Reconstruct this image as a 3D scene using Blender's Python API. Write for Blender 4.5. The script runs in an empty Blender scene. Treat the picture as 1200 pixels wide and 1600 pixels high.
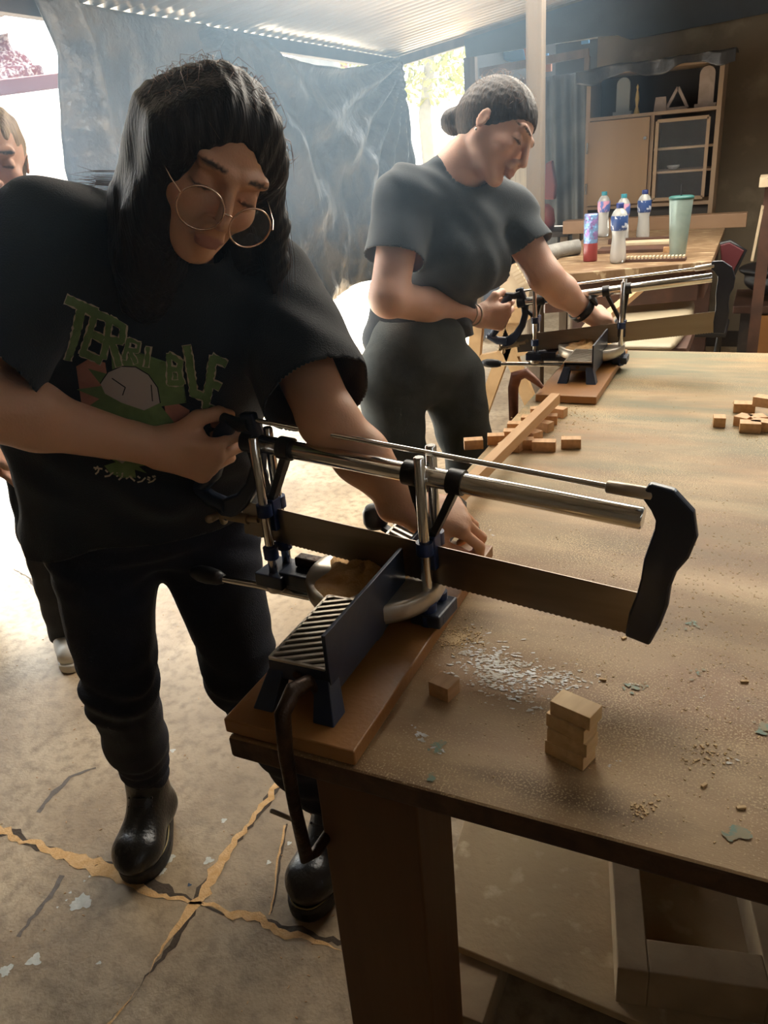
import bpy, bmesh, math, random
import numpy as np
from mathutils import Vector, Matrix, noise
from mathutils.bvhtree import BVHTree
random.seed(7); rng = np.random.RandomState(7)
SC = bpy.context.scene; COL = SC.collection
PI = math.pi

# ------------------------------------------------------------------ camera
cam_d = bpy.data.cameras.new('camera'); cam = bpy.data.objects.new('camera', cam_d); COL.objects.link(cam)
SC.camera = cam
pitch, roll, yaw = 0.42593417, -0.08664045, 0.46098589
fwd = Vector((-math.sin(yaw)*math.cos(pitch), math.cos(yaw)*math.cos(pitch), -math.sin(pitch)))
r0 = Vector((math.cos(yaw), math.sin(yaw), 0)); u0 = r0.cross(fwd)
cr = math.cos(roll)*r0 + math.sin(roll)*u0; cu = math.cos(roll)*u0 - math.sin(roll)*r0
CAM = Vector((0, 0, 1.3))
mw = Matrix((cr, cu, -fwd)).transposed().to_4x4(); mw.translation = CAM; cam.matrix_world = mw
cam_d.sensor_fit = 'HORIZONTAL'; cam_d.sensor_width = 36.0; cam_d.lens = 1216.55/1200*36.0
cam_d.clip_start = 0.02; cam_d.clip_end = 200

# ------------------------------------------------------------------ world, sun, exposure
W = bpy.data.worlds.new('world'); SC.world = W; W.use_nodes = True
nt = W.node_tree; nt.nodes.clear()
wo = nt.nodes.new('ShaderNodeOutputWorld'); bg = nt.nodes.new('ShaderNodeBackground')
bg.inputs[0].default_value = (0.86, 0.93, 1.0, 1); bg.inputs[1].default_value = 3.4
nt.links.new(bg.outputs[0], wo.inputs[0])
sd = bpy.data.lights.new('sun', 'SUN'); sd.energy = 13; sd.angle = 0.02; sd.color = (1.0, 0.95, 0.86)
so = bpy.data.objects.new('sun', sd); COL.objects.link(so)
SUN_DIR = Vector((-0.03, 0.32, 0.92)).normalized()
so.rotation_euler = SUN_DIR.to_track_quat('Z', 'Y').to_euler()
SC.view_settings.view_transform = 'Standard'; SC.view_settings.look = 'None'
SC.view_settings.gamma = 1; SC.view_settings.use_curve_mapping = False
SC.view_settings.exposure = 1.7
SC.cycles.max_bounces = 8; SC.cycles.diffuse_bounces = 5; SC.cycles.glossy_bounces = 4
SC.cycles.transmission_bounces = 6; SC.cycles.transparent_max_bounces = 8
SC.cycles.sample_clamp_indirect = 6; SC.cycles.use_denoising = True
SC.cycles.caustics_reflective = False; SC.cycles.caustics_refractive = False

# ------------------------------------------------------------------ materials
MATS = {}
def mat(name, col, rough=.6, metal=0, col2=None, scale=8, stretch=(1,1,1), bump=0, bscale=60, detail=4,
        spec=.5, trans=0, alpha=1, thr=(.35,.65), attr=None, sss=0, col3=None, s3=40, t3=(.55,.62), sheen=0, emit=None, coat=0):
    if name in MATS: return MATS[name]
    m = bpy.data.materials.new(name); m.use_nodes = True; MATS[name] = m
    n = m.node_tree; b = n.nodes['Principled BSDF']; L = n.links.new
    b.inputs['Base Color'].default_value = (*col, 1); b.inputs['Roughness'].default_value = rough
    b.inputs['Metallic'].default_value = metal; b.inputs['Specular IOR Level'].default_value = spec
    b.inputs['Transmission Weight'].default_value = trans; b.inputs['Alpha'].default_value = alpha
    b.inputs['Coat Weight'].default_value = coat
    if sheen: b.inputs['Sheen Weight'].default_value = sheen; b.inputs['Sheen Roughness'].default_value = .5
    if sss:
        b.inputs['Subsurface Weight'].default_value = sss; b.inputs['Subsurface Radius'].default_value = (1,.35,.2)
        b.inputs['Subsurface Scale'].default_value = .01
    tc = n.nodes.new('ShaderNodeTexCoord'); mp = n.nodes.new('ShaderNodeMapping')
    mp.inputs['Scale'].default_value = stretch; L(tc.outputs['Object'], mp.inputs[0])
    src = None
    def nz(sc, det=detail, dist=0.0):
        x = n.nodes.new('ShaderNodeTexNoise'); x.inputs['Scale'].default_value = sc
        x.inputs['Detail'].default_value = det; x.inputs['Distortion'].default_value = dist; L(mp.outputs[0], x.inputs[0]); return x
    def ramp(s, a, c, i0, i1):
        r = n.nodes.new('ShaderNodeMapRange'); r.inputs[1].default_value = a; r.inputs[2].default_value = c
        L(s, r.inputs[0]); return r.outputs[0]
    def mix(f, a, c):
        x = n.nodes.new('ShaderNodeMix'); x.data_type = 'RGBA'; L(f, x.inputs[0])
        for v, i in ((a, 6), (c, 7)):
            if isinstance(v, tuple): x.inputs[i].default_value = (*v, 1)
            else: L(v, x.inputs[i])
        return x.outputs[2]
    cur = col
    if attr:
        a = n.nodes.new('ShaderNodeAttribute'); a.attribute_name = attr; cur = a.outputs['Color']; src = cur
    if col2:
        f = ramp(nz(scale, dist=.6).outputs['Fac'], thr[0], thr[1], 0, 1); src = mix(f, cur, col2); cur = src
    if col3:
        f = ramp(nz(s3, 6).outputs['Fac'], t3[0], t3[1], 0, 1); src = mix(f, cur, col3); cur = src
    if src is not None: L(src, b.inputs['Base Color'])
    if bump:
        bp = n.nodes.new('ShaderNodeBump'); bp.inputs['Strength'].default_value = min(1, bump); bp.inputs['Distance'].default_value = .002 if bump <= 1 else .002*bump
        L(nz(bscale, 5).outputs['Fac'], bp.inputs['Height']); L(bp.outputs[0], b.inputs['Normal'])
    if emit: b.inputs['Emission Color'].default_value = (*emit[:3], 1); b.inputs['Emission Strength'].default_value = emit[3]
    return m

M_floor = mat('worn_concrete', (.31,.215,.12), .62, col2=(.50,.375,.23), scale=3.2, col3=(.21,.145,.08), s3=34, t3=(.46,.80), bump=.8, bscale=130)
M_dust = mat('pine_sawdust', (.70,.40,.16), .95, col2=(.80,.52,.25), scale=60, bump=.8, bscale=260)
M_crack = mat('dark_gap_brown', (.075,.052,.034), .9, bump=1, bscale=120)  # dark brown strips along the cracks, and the plate under saw deck ribs
M_paint = mat('spilt_white_paint', (.55,.55,.47), .55, col2=(.7,.68,.6), scale=50, bump=.6)
M_pine = mat('cut_pine', (.60,.36,.17), .6, col2=(.47,.25,.10), scale=22, stretch=(1,.12,1), bump=.4, bscale=90)
M_block = mat('pine_block', (.68,.41,.21), .65, col2=(.52,.30,.14), scale=60, stretch=(1,.2,1), bump=.3)
M_board = mat('orange_mdf_board', (.36,.16,.045), .42, col2=(.28,.115,.03), scale=6, bump=.25, bscale=160)
M_legw = mat('brown_timber', (.15,.062,.016), .6, col2=(.095,.036,.009), scale=9, stretch=(1,1,.08), col3=(.05,.022,.01), s3=5, t3=(.70,.74), bump=.5, bscale=60)
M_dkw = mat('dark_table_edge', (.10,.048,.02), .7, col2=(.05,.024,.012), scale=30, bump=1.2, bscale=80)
M_chrome = mat('chrome', (.72,.70,.66), .16, 1, bump=.1, bscale=20)
M_steel = mat('brushed_steel', (.33,.29,.24), .38, 1, col2=(.20,.165,.13), scale=14, stretch=(.15,1,1), bump=.25)
M_bluemetal = mat('navy_enamel', (.012,.022,.050), .42, 0, col2=(.02,.03,.055), scale=12, coat=.2, bump=.2)
M_blueplastic = mat('blue_plastic', (.012,.035,.12), .38, col2=(.01,.022,.07), scale=20)
M_blackp = mat('black_plastic', (.012,.012,.014), .42, bump=.3, bscale=120)
M_cast = mat('cast_alloy', (.66,.61,.53), .38, .7, col2=(.45,.39,.31), scale=16, bump=.4, bscale=80)
M_rust = mat('rusty_clamp_iron', (.022,.012,.007), .4, .5, col2=(.06,.028,.012), scale=30, bump=1, bscale=90)
M_brass = mat('dull_brass', (.36,.27,.16), .5, .8)
M_wallp = mat('stained_plaster', (.25,.20,.135), .85, col2=(.19,.145,.095), scale=1.6, col3=(.34,.28,.19), s3=5, t3=(.55,.75), bump=.8, bscale=25)
M_roof = mat('galvanised_sheet', (.56,.54,.50), .40, .55, col2=(.42,.38,.33), scale=1.6, stretch=(.25,2,1))
M_tarp = mat('black_poly_tarp', (.060,.066,.070), .36, 0, col2=(.17,.145,.105), scale=5, thr=(.45,.7), bump=5, bscale=26, spec=.6)  # tan second tone puts lit crease highlights into the colour
M_postw = mat('weathered_timber', (.17,.125,.082), .75, col2=(.10,.07,.045), scale=10, stretch=(1,1,.1), bump=.6)
M_darkw = mat('dark_framing', (.06,.045,.035), .8, col2=(.035,.028,.024), scale=8)
M_yard = mat('pale_yard_concrete', (.62,.60,.55), .85, col2=(.5,.47,.41), scale=1.5)
M_white = mat('white_render', (.78,.78,.74), .85, col2=(.68,.67,.62), scale=2)
M_black = mat('black_cloth', (.010,.010,.012), .8, bump=.8, bscale=400, sheen=.15)
# fill light added under the closed roof, above and beyond the table
al = bpy.data.lights.new('table_fill_light', 'AREA'); al.shape = 'RECTANGLE'; al.size = 1.9; al.size_y = 1.3; al.energy = 30; al.color = (1.0, .93, .80)
ao = bpy.data.objects.new('table_fill_light', al); COL.objects.link(ao); ao.location = (-.25, 3.3, 2.11); ao.rotation_euler = (-.35, 0, 0)
M_lens = mat('thin_clear_lens', (.8,.85,.9), .03, alpha=.035)
M_crumb = mat('pale_crumbs', (.66,.47,.25), .9)
M_wallf = mat('limewashed_wall', (.24,.20,.15), .85, col2=(.19,.155,.11), scale=2)
al2 = bpy.data.lights.new('overhead_fill_light', 'AREA'); al2.shape = 'RECTANGLE'; al2.size = 1.5; al2.size_y = .7; al2.energy = 12; al2.color = (1.0, .94, .84)  # added fill light over floor and heads; the roof has no opening here
ao2 = bpy.data.objects.new('overhead_fill_light', al2); COL.objects.link(ao2); ao2.location = (-1.15, 2.35, 2.02); ao2.rotation_euler = (-.15, 0, 0)
# ------------------------------------------------------------------ object helpers
def link(o): COL.objects.link(o); return o
def tag(o, label=None, cat=None, group=None, kind=None):
    if label: o['label'] = label
    if cat: o['category'] = cat
    if group: o['group'] = group
    if kind: o['kind'] = kind
    return o
def thing(name, label, cat, loc=(0,0,0), group=None, rz=0):
    o = bpy.data.objects.new(name, None); o.empty_display_size = .05; o.location = loc; o.rotation_euler = (0,0,rz)
    link(o); return tag(o, label, cat, group)
def origin(o):
    if o is None: return Vector((0,0,0))
    v = Vector(o.location) if o.type == 'EMPTY' else Vector((0,0,0))
    return v + (origin(o.parent) if o.parent else Vector((0,0,0)))
def frame(X, Y=None, Z=None, o=(0,0,0)):
    m = Matrix((X, Y, Z)).transposed().to_4x4(); m.translation = o; return m

class MB:
    """collects faces of one mesh, in world coordinates (or local ones when the parent sits at the origin)"""
    def __init__(s): s.v = []; s.f = []; s.mi = []; s.sm = []
    def add(s, vs, fs, mi=0, smooth=False):
        k = len(s.v); s.v += [tuple(p) for p in vs]
        for f in fs: s.f.append([i+k for i in f]); s.mi.append(mi); s.sm.append(smooth)
        return s
    def box(s, c, d, R=None, mi=0, taper=1):
        c = Vector(c); vs = []
        for z in (-1, 1):
            t = taper if z > 0 else 1
            for x, y in ((-1,-1),(1,-1),(1,1),(-1,1)):
                p = Vector((x*d[0]/2*t, y*d[1]/2*t, z*d[2]/2)); vs.append(c + (R @ p if R is not None else p))
        return s.add(vs, [(3,2,1,0),(4,5,6,7),(0,1,5,4),(1,2,6,5),(2,3,7,6),(3,0,4,7)], mi)
    def bar(s, a, b, w, h, up=(0,0,1), mi=0):
        a, b = Vector(a), Vector(b); d = b-a; x = d.normalized(); y = Vector(up).cross(x)
        if y.length < 1e-4: y = Vector((0,1,0)).cross(x)
        y.normalize(); z = x.cross(y)
        return s.box((a+b)/2, (d.length, w, h), Matrix((x,y,z)).transposed(), mi)
    def tube(s, pts, r, seg=14, mi=0, cap=True, flat=1, up=None, closed=False):
        pts = [Vector(p) for p in pts]; n = len(pts)
        r = [r]*n if not hasattr(r, '__len__') else r
        vs = []; prev = None
        for i, p in enumerate(pts):
            if closed: t = (pts[(i+1) % n]-pts[i-1]).normalized()
            else: t = (pts[min(i+1,n-1)]-pts[max(i-1,0)]).normalized()
            if up is not None: a = Vector(up).cross(t).normalized()
            elif prev is None:
                a = t.orthogonal().normalized()
            else:
                a = (prev - t*prev.dot(t)).normalized()
            prev = a; b = t.cross(a)
            for k in range(seg):
                q = 2*PI*k/seg; vs.append(p + (a*math.cos(q)*flat + b*math.sin(q))*r[i])
        fs = []
        for i in range(n if closed else n-1):
            j = (i+1) % n
            for k in range(seg): fs.append((i*seg+k, i*seg+(k+1)%seg, j*seg+(k+1)%seg, j*seg+k))
        s.add(vs, fs, mi, True)
        if cap and not closed:
            s.add([vs[k] for k in range(seg)], [tuple(range(seg))[::-1]], mi)
            s.add([vs[(n-1)*seg+k] for k in range(seg)], [tuple(range(seg))], mi)
        return s
    def cyl(s, a, b, r, r2=None, seg=20, mi=0):
        return s.tube([a, b], [r, r if r2 is None else r2], seg, mi)
    def rod(s, a, b, r, seg=18, mi=0, e=.0015):
        a, b = Vector(a), Vector(b); d = (b-a).normalized()*e
        return s.tube([a, a+d, b-d, b], [r-e, r, r, r-e], seg, mi)
    def lathe(s, prof, base, axis=(0,0,1), seg=28, mi=0, sx=1):
        z = Vector(axis).normalized(); x = z.orthogonal().normalized(); y = z.cross(x); base = Vector(base)
        if abs(z.z) > .99: x = Vector((1,0,0)); y = Vector((0,1,0))*(1 if z.z > 0 else -1)
        vs = []
        for r, h in prof:
            for k in range(seg):
                q = 2*PI*k/seg; vs.append(base + x*math.cos(q)*r*sx + y*math.sin(q)*r + z*h)
        fs = [(i*seg+k, i*seg+(k+1)%seg, (i+1)*seg+(k+1)%seg, (i+1)*seg+k) for i in range(len(prof)-1) for k in range(seg)]
        s.add(vs, fs, mi, True)
        return s
    def prism(s, poly, M, t, mi=0):
        """poly: 2D points in the plane (x, y) of M, thickness t along M's z, centred"""
        n = len(poly)
        a = [M @ Vector((p[0], p[1], -t/2)) for p in poly]; b = [M @ Vector((p[0], p[1], t/2)) for p in poly]
        return s.add(a+b, [tuple(range(n))[::-1], tuple(range(n, 2*n))] + [(i,(i+1)%n,n+(i+1)%n,n+i) for i in range(n)], mi)
    def ribbon(s, pts, widths, M, t, mi=0):
        """a flat bar following 2D pts with per-point widths"""
        P = [Vector((p[0], p[1], 0)) for p in pts]; l = []; r = []
        for i, p in enumerate(P):
            d = (P[min(i+1,len(P)-1)]-P[max(i-1,0)]).normalized(); nn = Vector((-d.y, d.x, 0)); w = widths[i]/2
            l.append(p+nn*w); r.append(p-nn*w)
        for i in range(len(P)-1):
            q = [l[i], r[i], r[i+1], l[i+1]]
        n = len(P); vs = []
        for i in range(n):
            for (pt, z) in ((l[i],-t/2),(r[i],-t/2),(r[i],t/2),(l[i],t/2)): vs.append(M @ (pt+Vector((0,0,z))))
        fs = [(0,1,2,3)[::-1], tuple((n-1)*4+k for k in (0,1,2,3))]
        for i in range(n-1):
            for k in range(4): fs.append((i*4+k, i*4+(k+1)%4, (i+1)*4+(k+1)%4, (i+1)*4+k))
        return s.add(vs, fs, mi)
    def ball(s, c, r, seg=14, mi=0, sc=(1,1,1)):
        c = Vector(c); vs = []; fs = []; R = seg//2
        for i in range(R+1):
            a = PI*i/R
            for k in range(seg):
                q = 2*PI*k/seg; vs.append(c+Vector((math.sin(a)*math.cos(q)*r*sc[0], math.sin(a)*math.sin(q)*r*sc[1], math.cos(a)*r*sc[2])))
        for i in range(R):
            for k in range(seg): fs.append((i*seg+k, (i+1)*seg+k, (i+1)*seg+(k+1)%seg, i*seg+(k+1)%seg))
        return s.add(vs, fs, mi, True)
    def build(s, name, mats, parent=None, bevel=0, solid=0, sub=0, label=None, merge=False, seg=2):
        o0 = origin(parent)
        me = bpy.data.meshes.new(name)
        me.from_pydata([(p[0]-o0.x, p[1]-o0.y, p[2]-o0.z) for p in s.v], [], s.f)
        for m in (mats if isinstance(mats, (list, tuple)) else [mats]): me.materials.append(m)
        me.polygons.foreach_set('material_index', s.mi); me.polygons.foreach_set('use_smooth', s.sm)
        bm = bmesh.new(); bm.from_mesh(me)
        if merge: bmesh.ops.remove_doubles(bm, verts=bm.verts, dist=1e-5)
        bmesh.ops.recalc_face_normals(bm, faces=bm.faces); bm.to_mesh(me); bm.free()
        me.update()
        o = bpy.data.objects.new(name, me); link(o)
        if parent: o.parent = parent
        if solid:
            md = o.modifiers.new('s', 'SOLIDIFY'); md.thickness = solid; md.offset = 0
        if bevel:
            md = o.modifiers.new('b', 'BEVEL'); md.width = bevel; md.segments = seg; md.limit_method = 'ANGLE'; md.angle_limit = .6
            md.harden_normals = False
        if sub:
            md = o.modifiers.new('u', 'SUBSURF'); md.levels = sub; md.render_levels = sub
        if label: o['label'] = label
        return o
def struct(name, mb, m, **k):
    o = mb.build(name, m, **k); o['kind'] = 'structure'; return o
def single(name, mb, m, label, cat, group=None, **k):
    return tag(mb.build(name, m, **k), label, cat, group)
def copy_tree(o, parent=None):
    c = o.copy(); link(c); c.parent = parent
    for ch in list(o.children): copy_tree(ch, c)
    return c

# ------------------------------------------------------------------ implicit surfaces (bodies, hair, cloth)
def nrm(v): v = np.asarray(v, float); return v/np.linalg.norm(v)
class SDF:
    def __init__(s): s.p = []
    def cone(s, a, b, ra, rb, k=.012, w=None, sw=1.0, sub=False):
        """round cone; w = direction in which the section is widened by sw"""
        s.p.append(('c', np.array(a,float), np.array(b,float), ra, rb, k, None if w is None else nrm(w), sw, sub)); return s
    def ell(s, c, rad, ax=None, k=.012, sub=False):
        A = np.eye(3) if ax is None else np.array([nrm(x) for x in ax])
        s.p.append(('e', np.array(c,float), np.array(rad,float), A, None, k, None, 1, sub)); return s
    def chain(s, pts, rs, k=.012, **kw):
        for i in range(len(pts)-1): s.cone(pts[i], pts[i+1], rs[i], rs[i+1], k, **kw)
        return s
    @staticmethod
    def prim(pr, P):
        if pr[0] == 'c':
            _, a, b, ra, rb, k, w, sw, _s = pr
            ba = b-a; l2 = max(ba@ba, 1e-10); pa = P-a
            if w is not None:
                # compress the wide direction
                q = (pa@w)
                t = np.clip((pa@ba)/l2, 0, 1)
                d = pa - t[:,None]*ba
                dw = d@w; d = d - np.outer(dw*(1-1/sw), w)
                return np.sqrt((d*d).sum(1)) - (ra+(rb-ra)*t)
            t = np.clip((pa@ba)/l2, 0, 1); d = pa - t[:,None]*ba
            return np.sqrt((d*d).sum(1)) - (ra+(rb-ra)*t)
        _, c, rad, A, _n, k, _w, _sw, _s = pr
        q = (P-c)@A.T
        k0 = np.sqrt(((q/rad)**2).sum(1)); k1 = np.sqrt(((q/rad**2)**2).sum(1))+1e-9
        return np.maximum(k0*(k0-1)/k1, -rad.min())
    def ev(s, P, idx=None):
        d = None
        for i in (range(len(s.p)) if idx is None else idx):
            pr = s.p[i]; e = s.prim(pr, P); k = pr[5]
            if d is None:
                d = e if not pr[8] else np.full(len(P), 1.0); 
                continue
            if pr[8]:
                h = np.clip(.5-.5*(d+e)/k, 0, 1); d = d*(1-h) - e*h + k*h*(1-h)
            else:
                h = np.clip(.5+.5*(d-e)/k, 0, 1); d = d*(1-h) + e*h - k*h*(1-h)
        return d
    def bounds(s):
        lo = np.full(3, 1e9); hi = -lo
        for pr in s.p:
            if pr[8]: continue
            if pr[0] == 'c':
                r = max(pr[3], pr[4])*max(1, pr[7])
                for q in (pr[1], pr[2]): lo = np.minimum(lo, q-r); hi = np.maximum(hi, q+r)
            else: r = pr[2].max(); lo = np.minimum(lo, pr[1]-r); hi = np.maximum(hi, pr[1]+r)
        return lo-.03, hi+.03
    def mesh(s, h=.004, disp=None, amp=0.0, clip=None):
        lo, hi = s.bounds(); N = 12
        nb = np.ceil((hi-lo)/(h*N)).astype(int); dims = nb*N+1
        R = h*N*.5*1.7321 + amp + .004
        G = np.full(dims, 1.0, np.float32)
        cs = np.stack(np.meshgrid(*[np.arange(n) for n in nb], indexing='ij'), -1).reshape(-1,3)
        ctr = lo + (cs*N + N/2)*h
        pd = np.stack([s.prim(p, ctr) for p in s.p], 1)
        whole = s.ev(ctr)
        off = np.stack(np.meshgrid(*[np.arange(N+1)]*3, indexing='ij'), -1).reshape(-1,3)
        for bi in range(len(cs)):
            i0 = cs[bi]*N
            if abs(whole[bi]) > R + .02:
                if whole[bi] < 0: G[i0[0]:i0[0]+N+1, i0[1]:i0[1]+N+1, i0[2]:i0[2]+N+1] = -1
                continue
            idx = [j for j in range(len(s.p)) if pd[bi, j] < R + s.p[j][5] + .03]
            if not idx: continue
            P = lo + (off+i0)*h
            d = s.ev(P, idx)
            if disp is not None: d = d + disp(P)
            G[i0[0]:i0[0]+N+1, i0[1]:i0[1]+N+1, i0[2]:i0[2]+N+1] = d.reshape(N+1,N+1,N+1)
        return surf_nets(G, lo, h)
def surf_nets(G, lo, h):
    S = (G < 0)
    c8 = S[:-1,:-1,:-1].astype(np.int8)
    for dx in (0,1):
        for dy in (0,1):
            for dz in (0,1):
                if dx+dy+dz: c8 = c8 + S[dx:S.shape[0]-1+dx, dy:S.shape[1]-1+dy, dz:S.shape[2]-1+dz]
    cells = np.argwhere((c8 > 0) & (c8 < 8))
    idg = np.full(c8.shape, -1, np.int32); idg[tuple(cells.T)] = np.arange(len(cells))
    acc = np.zeros((len(cells),3)); cnt = np.zeros(len(cells))
    cor = [(x,y,z) for x in (0,1) for y in (0,1) for z in (0,1)]
    for a in cor:
        for ax in range(3):
            if a[ax]: continue
            b = list(a); b[ax] = 1
            va = G[cells[:,0]+a[0], cells[:,1]+a[1], cells[:,2]+a[2]]; vb = G[cells[:,0]+b[0], cells[:,1]+b[1], cells[:,2]+b[2]]
            m = (va < 0) != (vb < 0); t = np.where(m, va/(va-vb+1e-12), 0)
            p = np.tile(np.array(a,float), (len(cells),1)); p[:,ax] += t
            acc += p*m[:,None]; cnt += m
    V = lo + (cells + acc/cnt[:,None])*h
    F = []
    for ax in range(3):
        o1, o2 = (ax+1)%3, (ax+2)%3
        sl0 = [slice(None)]*3; sl1 = [slice(None)]*3; sl0[ax] = slice(0,-1); sl1[ax] = slice(1,None)
        e0 = S[tuple(sl0)]; e1 = S[tuple(sl1)]
        E = np.argwhere(e0 != e1)
        ok = (E[:,o1] > 0) & (E[:,o2] > 0) & (E[:,o1] < G.shape[o1]-1) & (E[:,o2] < G.shape[o2]-1); E = E[ok]
        fl = e0[tuple(E.T)]
        def at(d1, d2):
            q = E.copy(); q[:,o1] += d1; q[:,o2] += d2; return idg[tuple(q.T)]
        Q = np.stack([at(-1,-1), at(0,-1), at(0,0), at(-1,0)], 1)
        Q[~fl] = Q[~fl][:, ::-1]; F.append(Q)
    return V, np.concatenate(F)
def taubin(V, F, it=2, lam=.5, mu=-.52):
    E = np.concatenate([F[:,[0,1]], F[:,[1,2]], F[:,[2,3]], F[:,[3,0]]]); E = np.concatenate([E, E[:,::-1]])
    n = len(V); cnt = np.bincount(E[:,0], minlength=n).astype(float)
    for _ in range(it):
        for l in (lam, mu):
            A = np.stack([np.bincount(E[:,0], V[E[:,1],k], n) for k in range(3)], 1)/cnt[:,None]
            V = V + l*(A-V)
    return V
def clip_mesh(V, F, g):
    """drop faces where g(V) > 0 and pull the cut edge onto g = 0: an open hem, cuff or neckline"""
    val = g(V); out = val > 0; keep = ~np.all(out[F], 1); F = F[keep]
    V = V.copy(); acc = {}; 
    for f in F[np.any(out[F], 1)]:
        for i in range(4):
            for a, b in ((f[i], f[(i+1)%4]), (f[(i+1)%4], f[i])):
                if out[a] and not out[b]:
                    t = val[b]/(val[b]-val[a]); acc.setdefault(a, []).append(V[b]+(V[a]-V[b])*t)
    fl = set()
    bad = []
    for a in np.unique(F[out[F]]) if len(F) else []:
        if a in acc: V[a] = np.mean(acc[a], 0)
        else: bad.append(a)
    if bad: F = F[~np.any(np.isin(F, bad), 1)]
    return V, F
def np_obj(name, V, F, m, parent=None, solid=0, cols=None, offset=1, label=None):
    used = np.zeros(len(V), bool); used[F.ravel()] = True; mp = np.cumsum(used)-1; V = V[used]; F = mp[F]
    o0 = origin(parent); me = bpy.data.meshes.new(name)
    me.vertices.add(len(V)); me.vertices.foreach_set('co', (V-np.array(o0)).astype(np.float32).ravel())
    me.loops.add(len(F)*4); me.loops.foreach_set('vertex_index', F.astype(np.int32).ravel())
    me.polygons.add(len(F)); me.polygons.foreach_set('loop_start', (np.arange(len(F))*4).astype(np.int32))
    me.polygons.foreach_set('use_smooth', np.ones(len(F), bool))
    me.update(calc_edges=True); me.validate()
    if cols is not None:
        c = cols(V); a = me.color_attributes.new('tint', 'FLOAT_COLOR', 'POINT')
        a.data.foreach_set('color', np.concatenate([c, np.ones((len(c),1))], 1).astype(np.float32).ravel())
    me.materials.append(m); o = bpy.data.objects.new(name, me); link(o)
    if parent: o.parent = parent
    if solid:
        md = o.modifiers.new('s', 'SOLIDIFY'); md.thickness = solid; md.offset = offset
    if label: o['label'] = label
    return o
def wav(P, d, f, ph=0): return np.sin((P@np.array(d))*f + ph)
def folds(P, dirs, amp):
    """soft cloth folds: warped sines along the given directions"""
    w = .02*np.sin(P[:,2]*17+P[:,0]*11) + .015*np.sin(P[:,1]*23+P[:,2]*9)
    o = 0
    for i, (d, f) in enumerate(dirs):
        x = P@np.array(d) + w*(1+.4*i)
        o = o + amp*np.sin(x*f+i*1.7)*(.6+.4*np.sin(P[:,2]*13+i*2.1+P[:,0]*7))
    return o
# rays of the surveyed picture onto real planes: height z, depth y, side x, or distance t along the view axis
def _ray(x, y): return fwd + cr*((x-600)/1216.55) - cu*((y-800)/1216.55)
def PZ(x, y, z): d = _ray(x, y); return CAM + d*((z-CAM.z)/d.z)
def PY(x, y, Y): d = _ray(x, y); return CAM + d*(Y/d.y)
def PX(x, y, X): d = _ray(x, y); return CAM + d*(X/d.x)
def PD(x, y, t): return CAM + _ray(x, y)*t
# ================================================================== SETTING
XT = -2.38      # line of the eave and the hanging tarpaulin
YB = 5.55       # back of the shed
mb = MB(); mb.add([(-2.75,-3,0),(3.2,-3,0),(3.2,7.5,0),(-2.75,7.5,0)], [(0,1,2,3)])
def jag_strip(mb, pts, w, z, mi, jit=.35, seedv=0, step=.012):
    rr = random.Random(seedv); P = []
    for a, b in zip(pts[:-1], pts[1:]):
        n = max(2, int((b-a).length/step))
        for i in range(n): P.append(a.lerp(b, i/n))
    P.append(pts[-1]); L = []; R = []; wob = 0
    for i, p in enumerate(P):
        d = (P[min(i+1,len(P)-1)]-P[max(i-1,0)]); d.z = 0; d.normalize(); nn = Vector((-d.y, d.x, 0))
        wob = wob*.8 + rr.uniform(-1,1)*w*.42
        ww = w*(.5+.32*math.sin(i*.21+seedv)+.25*math.sin(i*.067))
        c = p+nn*wob; c.z = z
        L.append(c+nn*(ww*(1+rr.uniform(-jit,jit)))); R.append(c-nn*(ww*(1+rr.uniform(-jit,jit))))
    n = len(P); mb.add(L+R, [(i, i+1, n+i+1, n+i) for i in range(n-1)], mi)
def blotch(mb, c, r, z, mi, sx=1, rot=0, seedv=0, n=26, jit=.4):
    r *= .8; rr = random.Random(seedv); vs = [Vector((c.x, c.y, z))]; k = 1
    for i in range(n):
        a = 2*PI*i/n; q = r*(1+jit*math.sin(a*3+seedv)*.5+rr.uniform(-jit,jit)*.6)
        x, y = math.cos(a)*q*sx, math.sin(a)*q
        vs.append(Vector((c.x+x*math.cos(rot)-y*math.sin(rot), c.y+x*math.sin(rot)+y*math.cos(rot), z)))
    mb.add(vs, [(0, 1+i, 1+(i+1)%n) for i in range(n)], mi)
cracks = [([(-30,1290),(0,1300),(60,1325),(130,1350),(180,1362),(215,1380),(245,1390),(300,1410),(340,1420),(400,1435),(460,1465),(525,1475),(600,1490),(680,1540)], .0155),
          ([(520,1120),(470,1180),(425,1240),(395,1280),(350,1340),(320,1385),(305,1410),(290,1430),(250,1490),(200,1560),(165,1600),(120,1660)], .0135),
          ([(445,1290),(436,1340),(430,1380),(420,1430)], .0035),
          ([(0,880),(40,905),(60,930)], .006), ([(0,770),(30,765)], .006), ([(480,700),(560,690),(600,715)],.006)]
for i, (c, w) in enumerate(cracks):
    P = [PZ(x, y, 0) for x, y in c]
    jag_strip(mb, [p+Vector((.003,.006,0)) for p in P], w*.9, .0006, 2, .3, i*3+1)
    jag_strip(mb, P, w, .0011, 1, .45, i*3+2)
jag_strip(mb, [PZ(97,1368,0), PZ(60,1420,0), PZ(28,1464,0)], .013, .0007, 3, .5, 9)  # dark groove lines in the floor
jag_strip(mb, [PZ(150,1200,0), PZ(110,1215,0), PZ(60,1270,0)], .007, .0007, 3, .5, 12)
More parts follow.
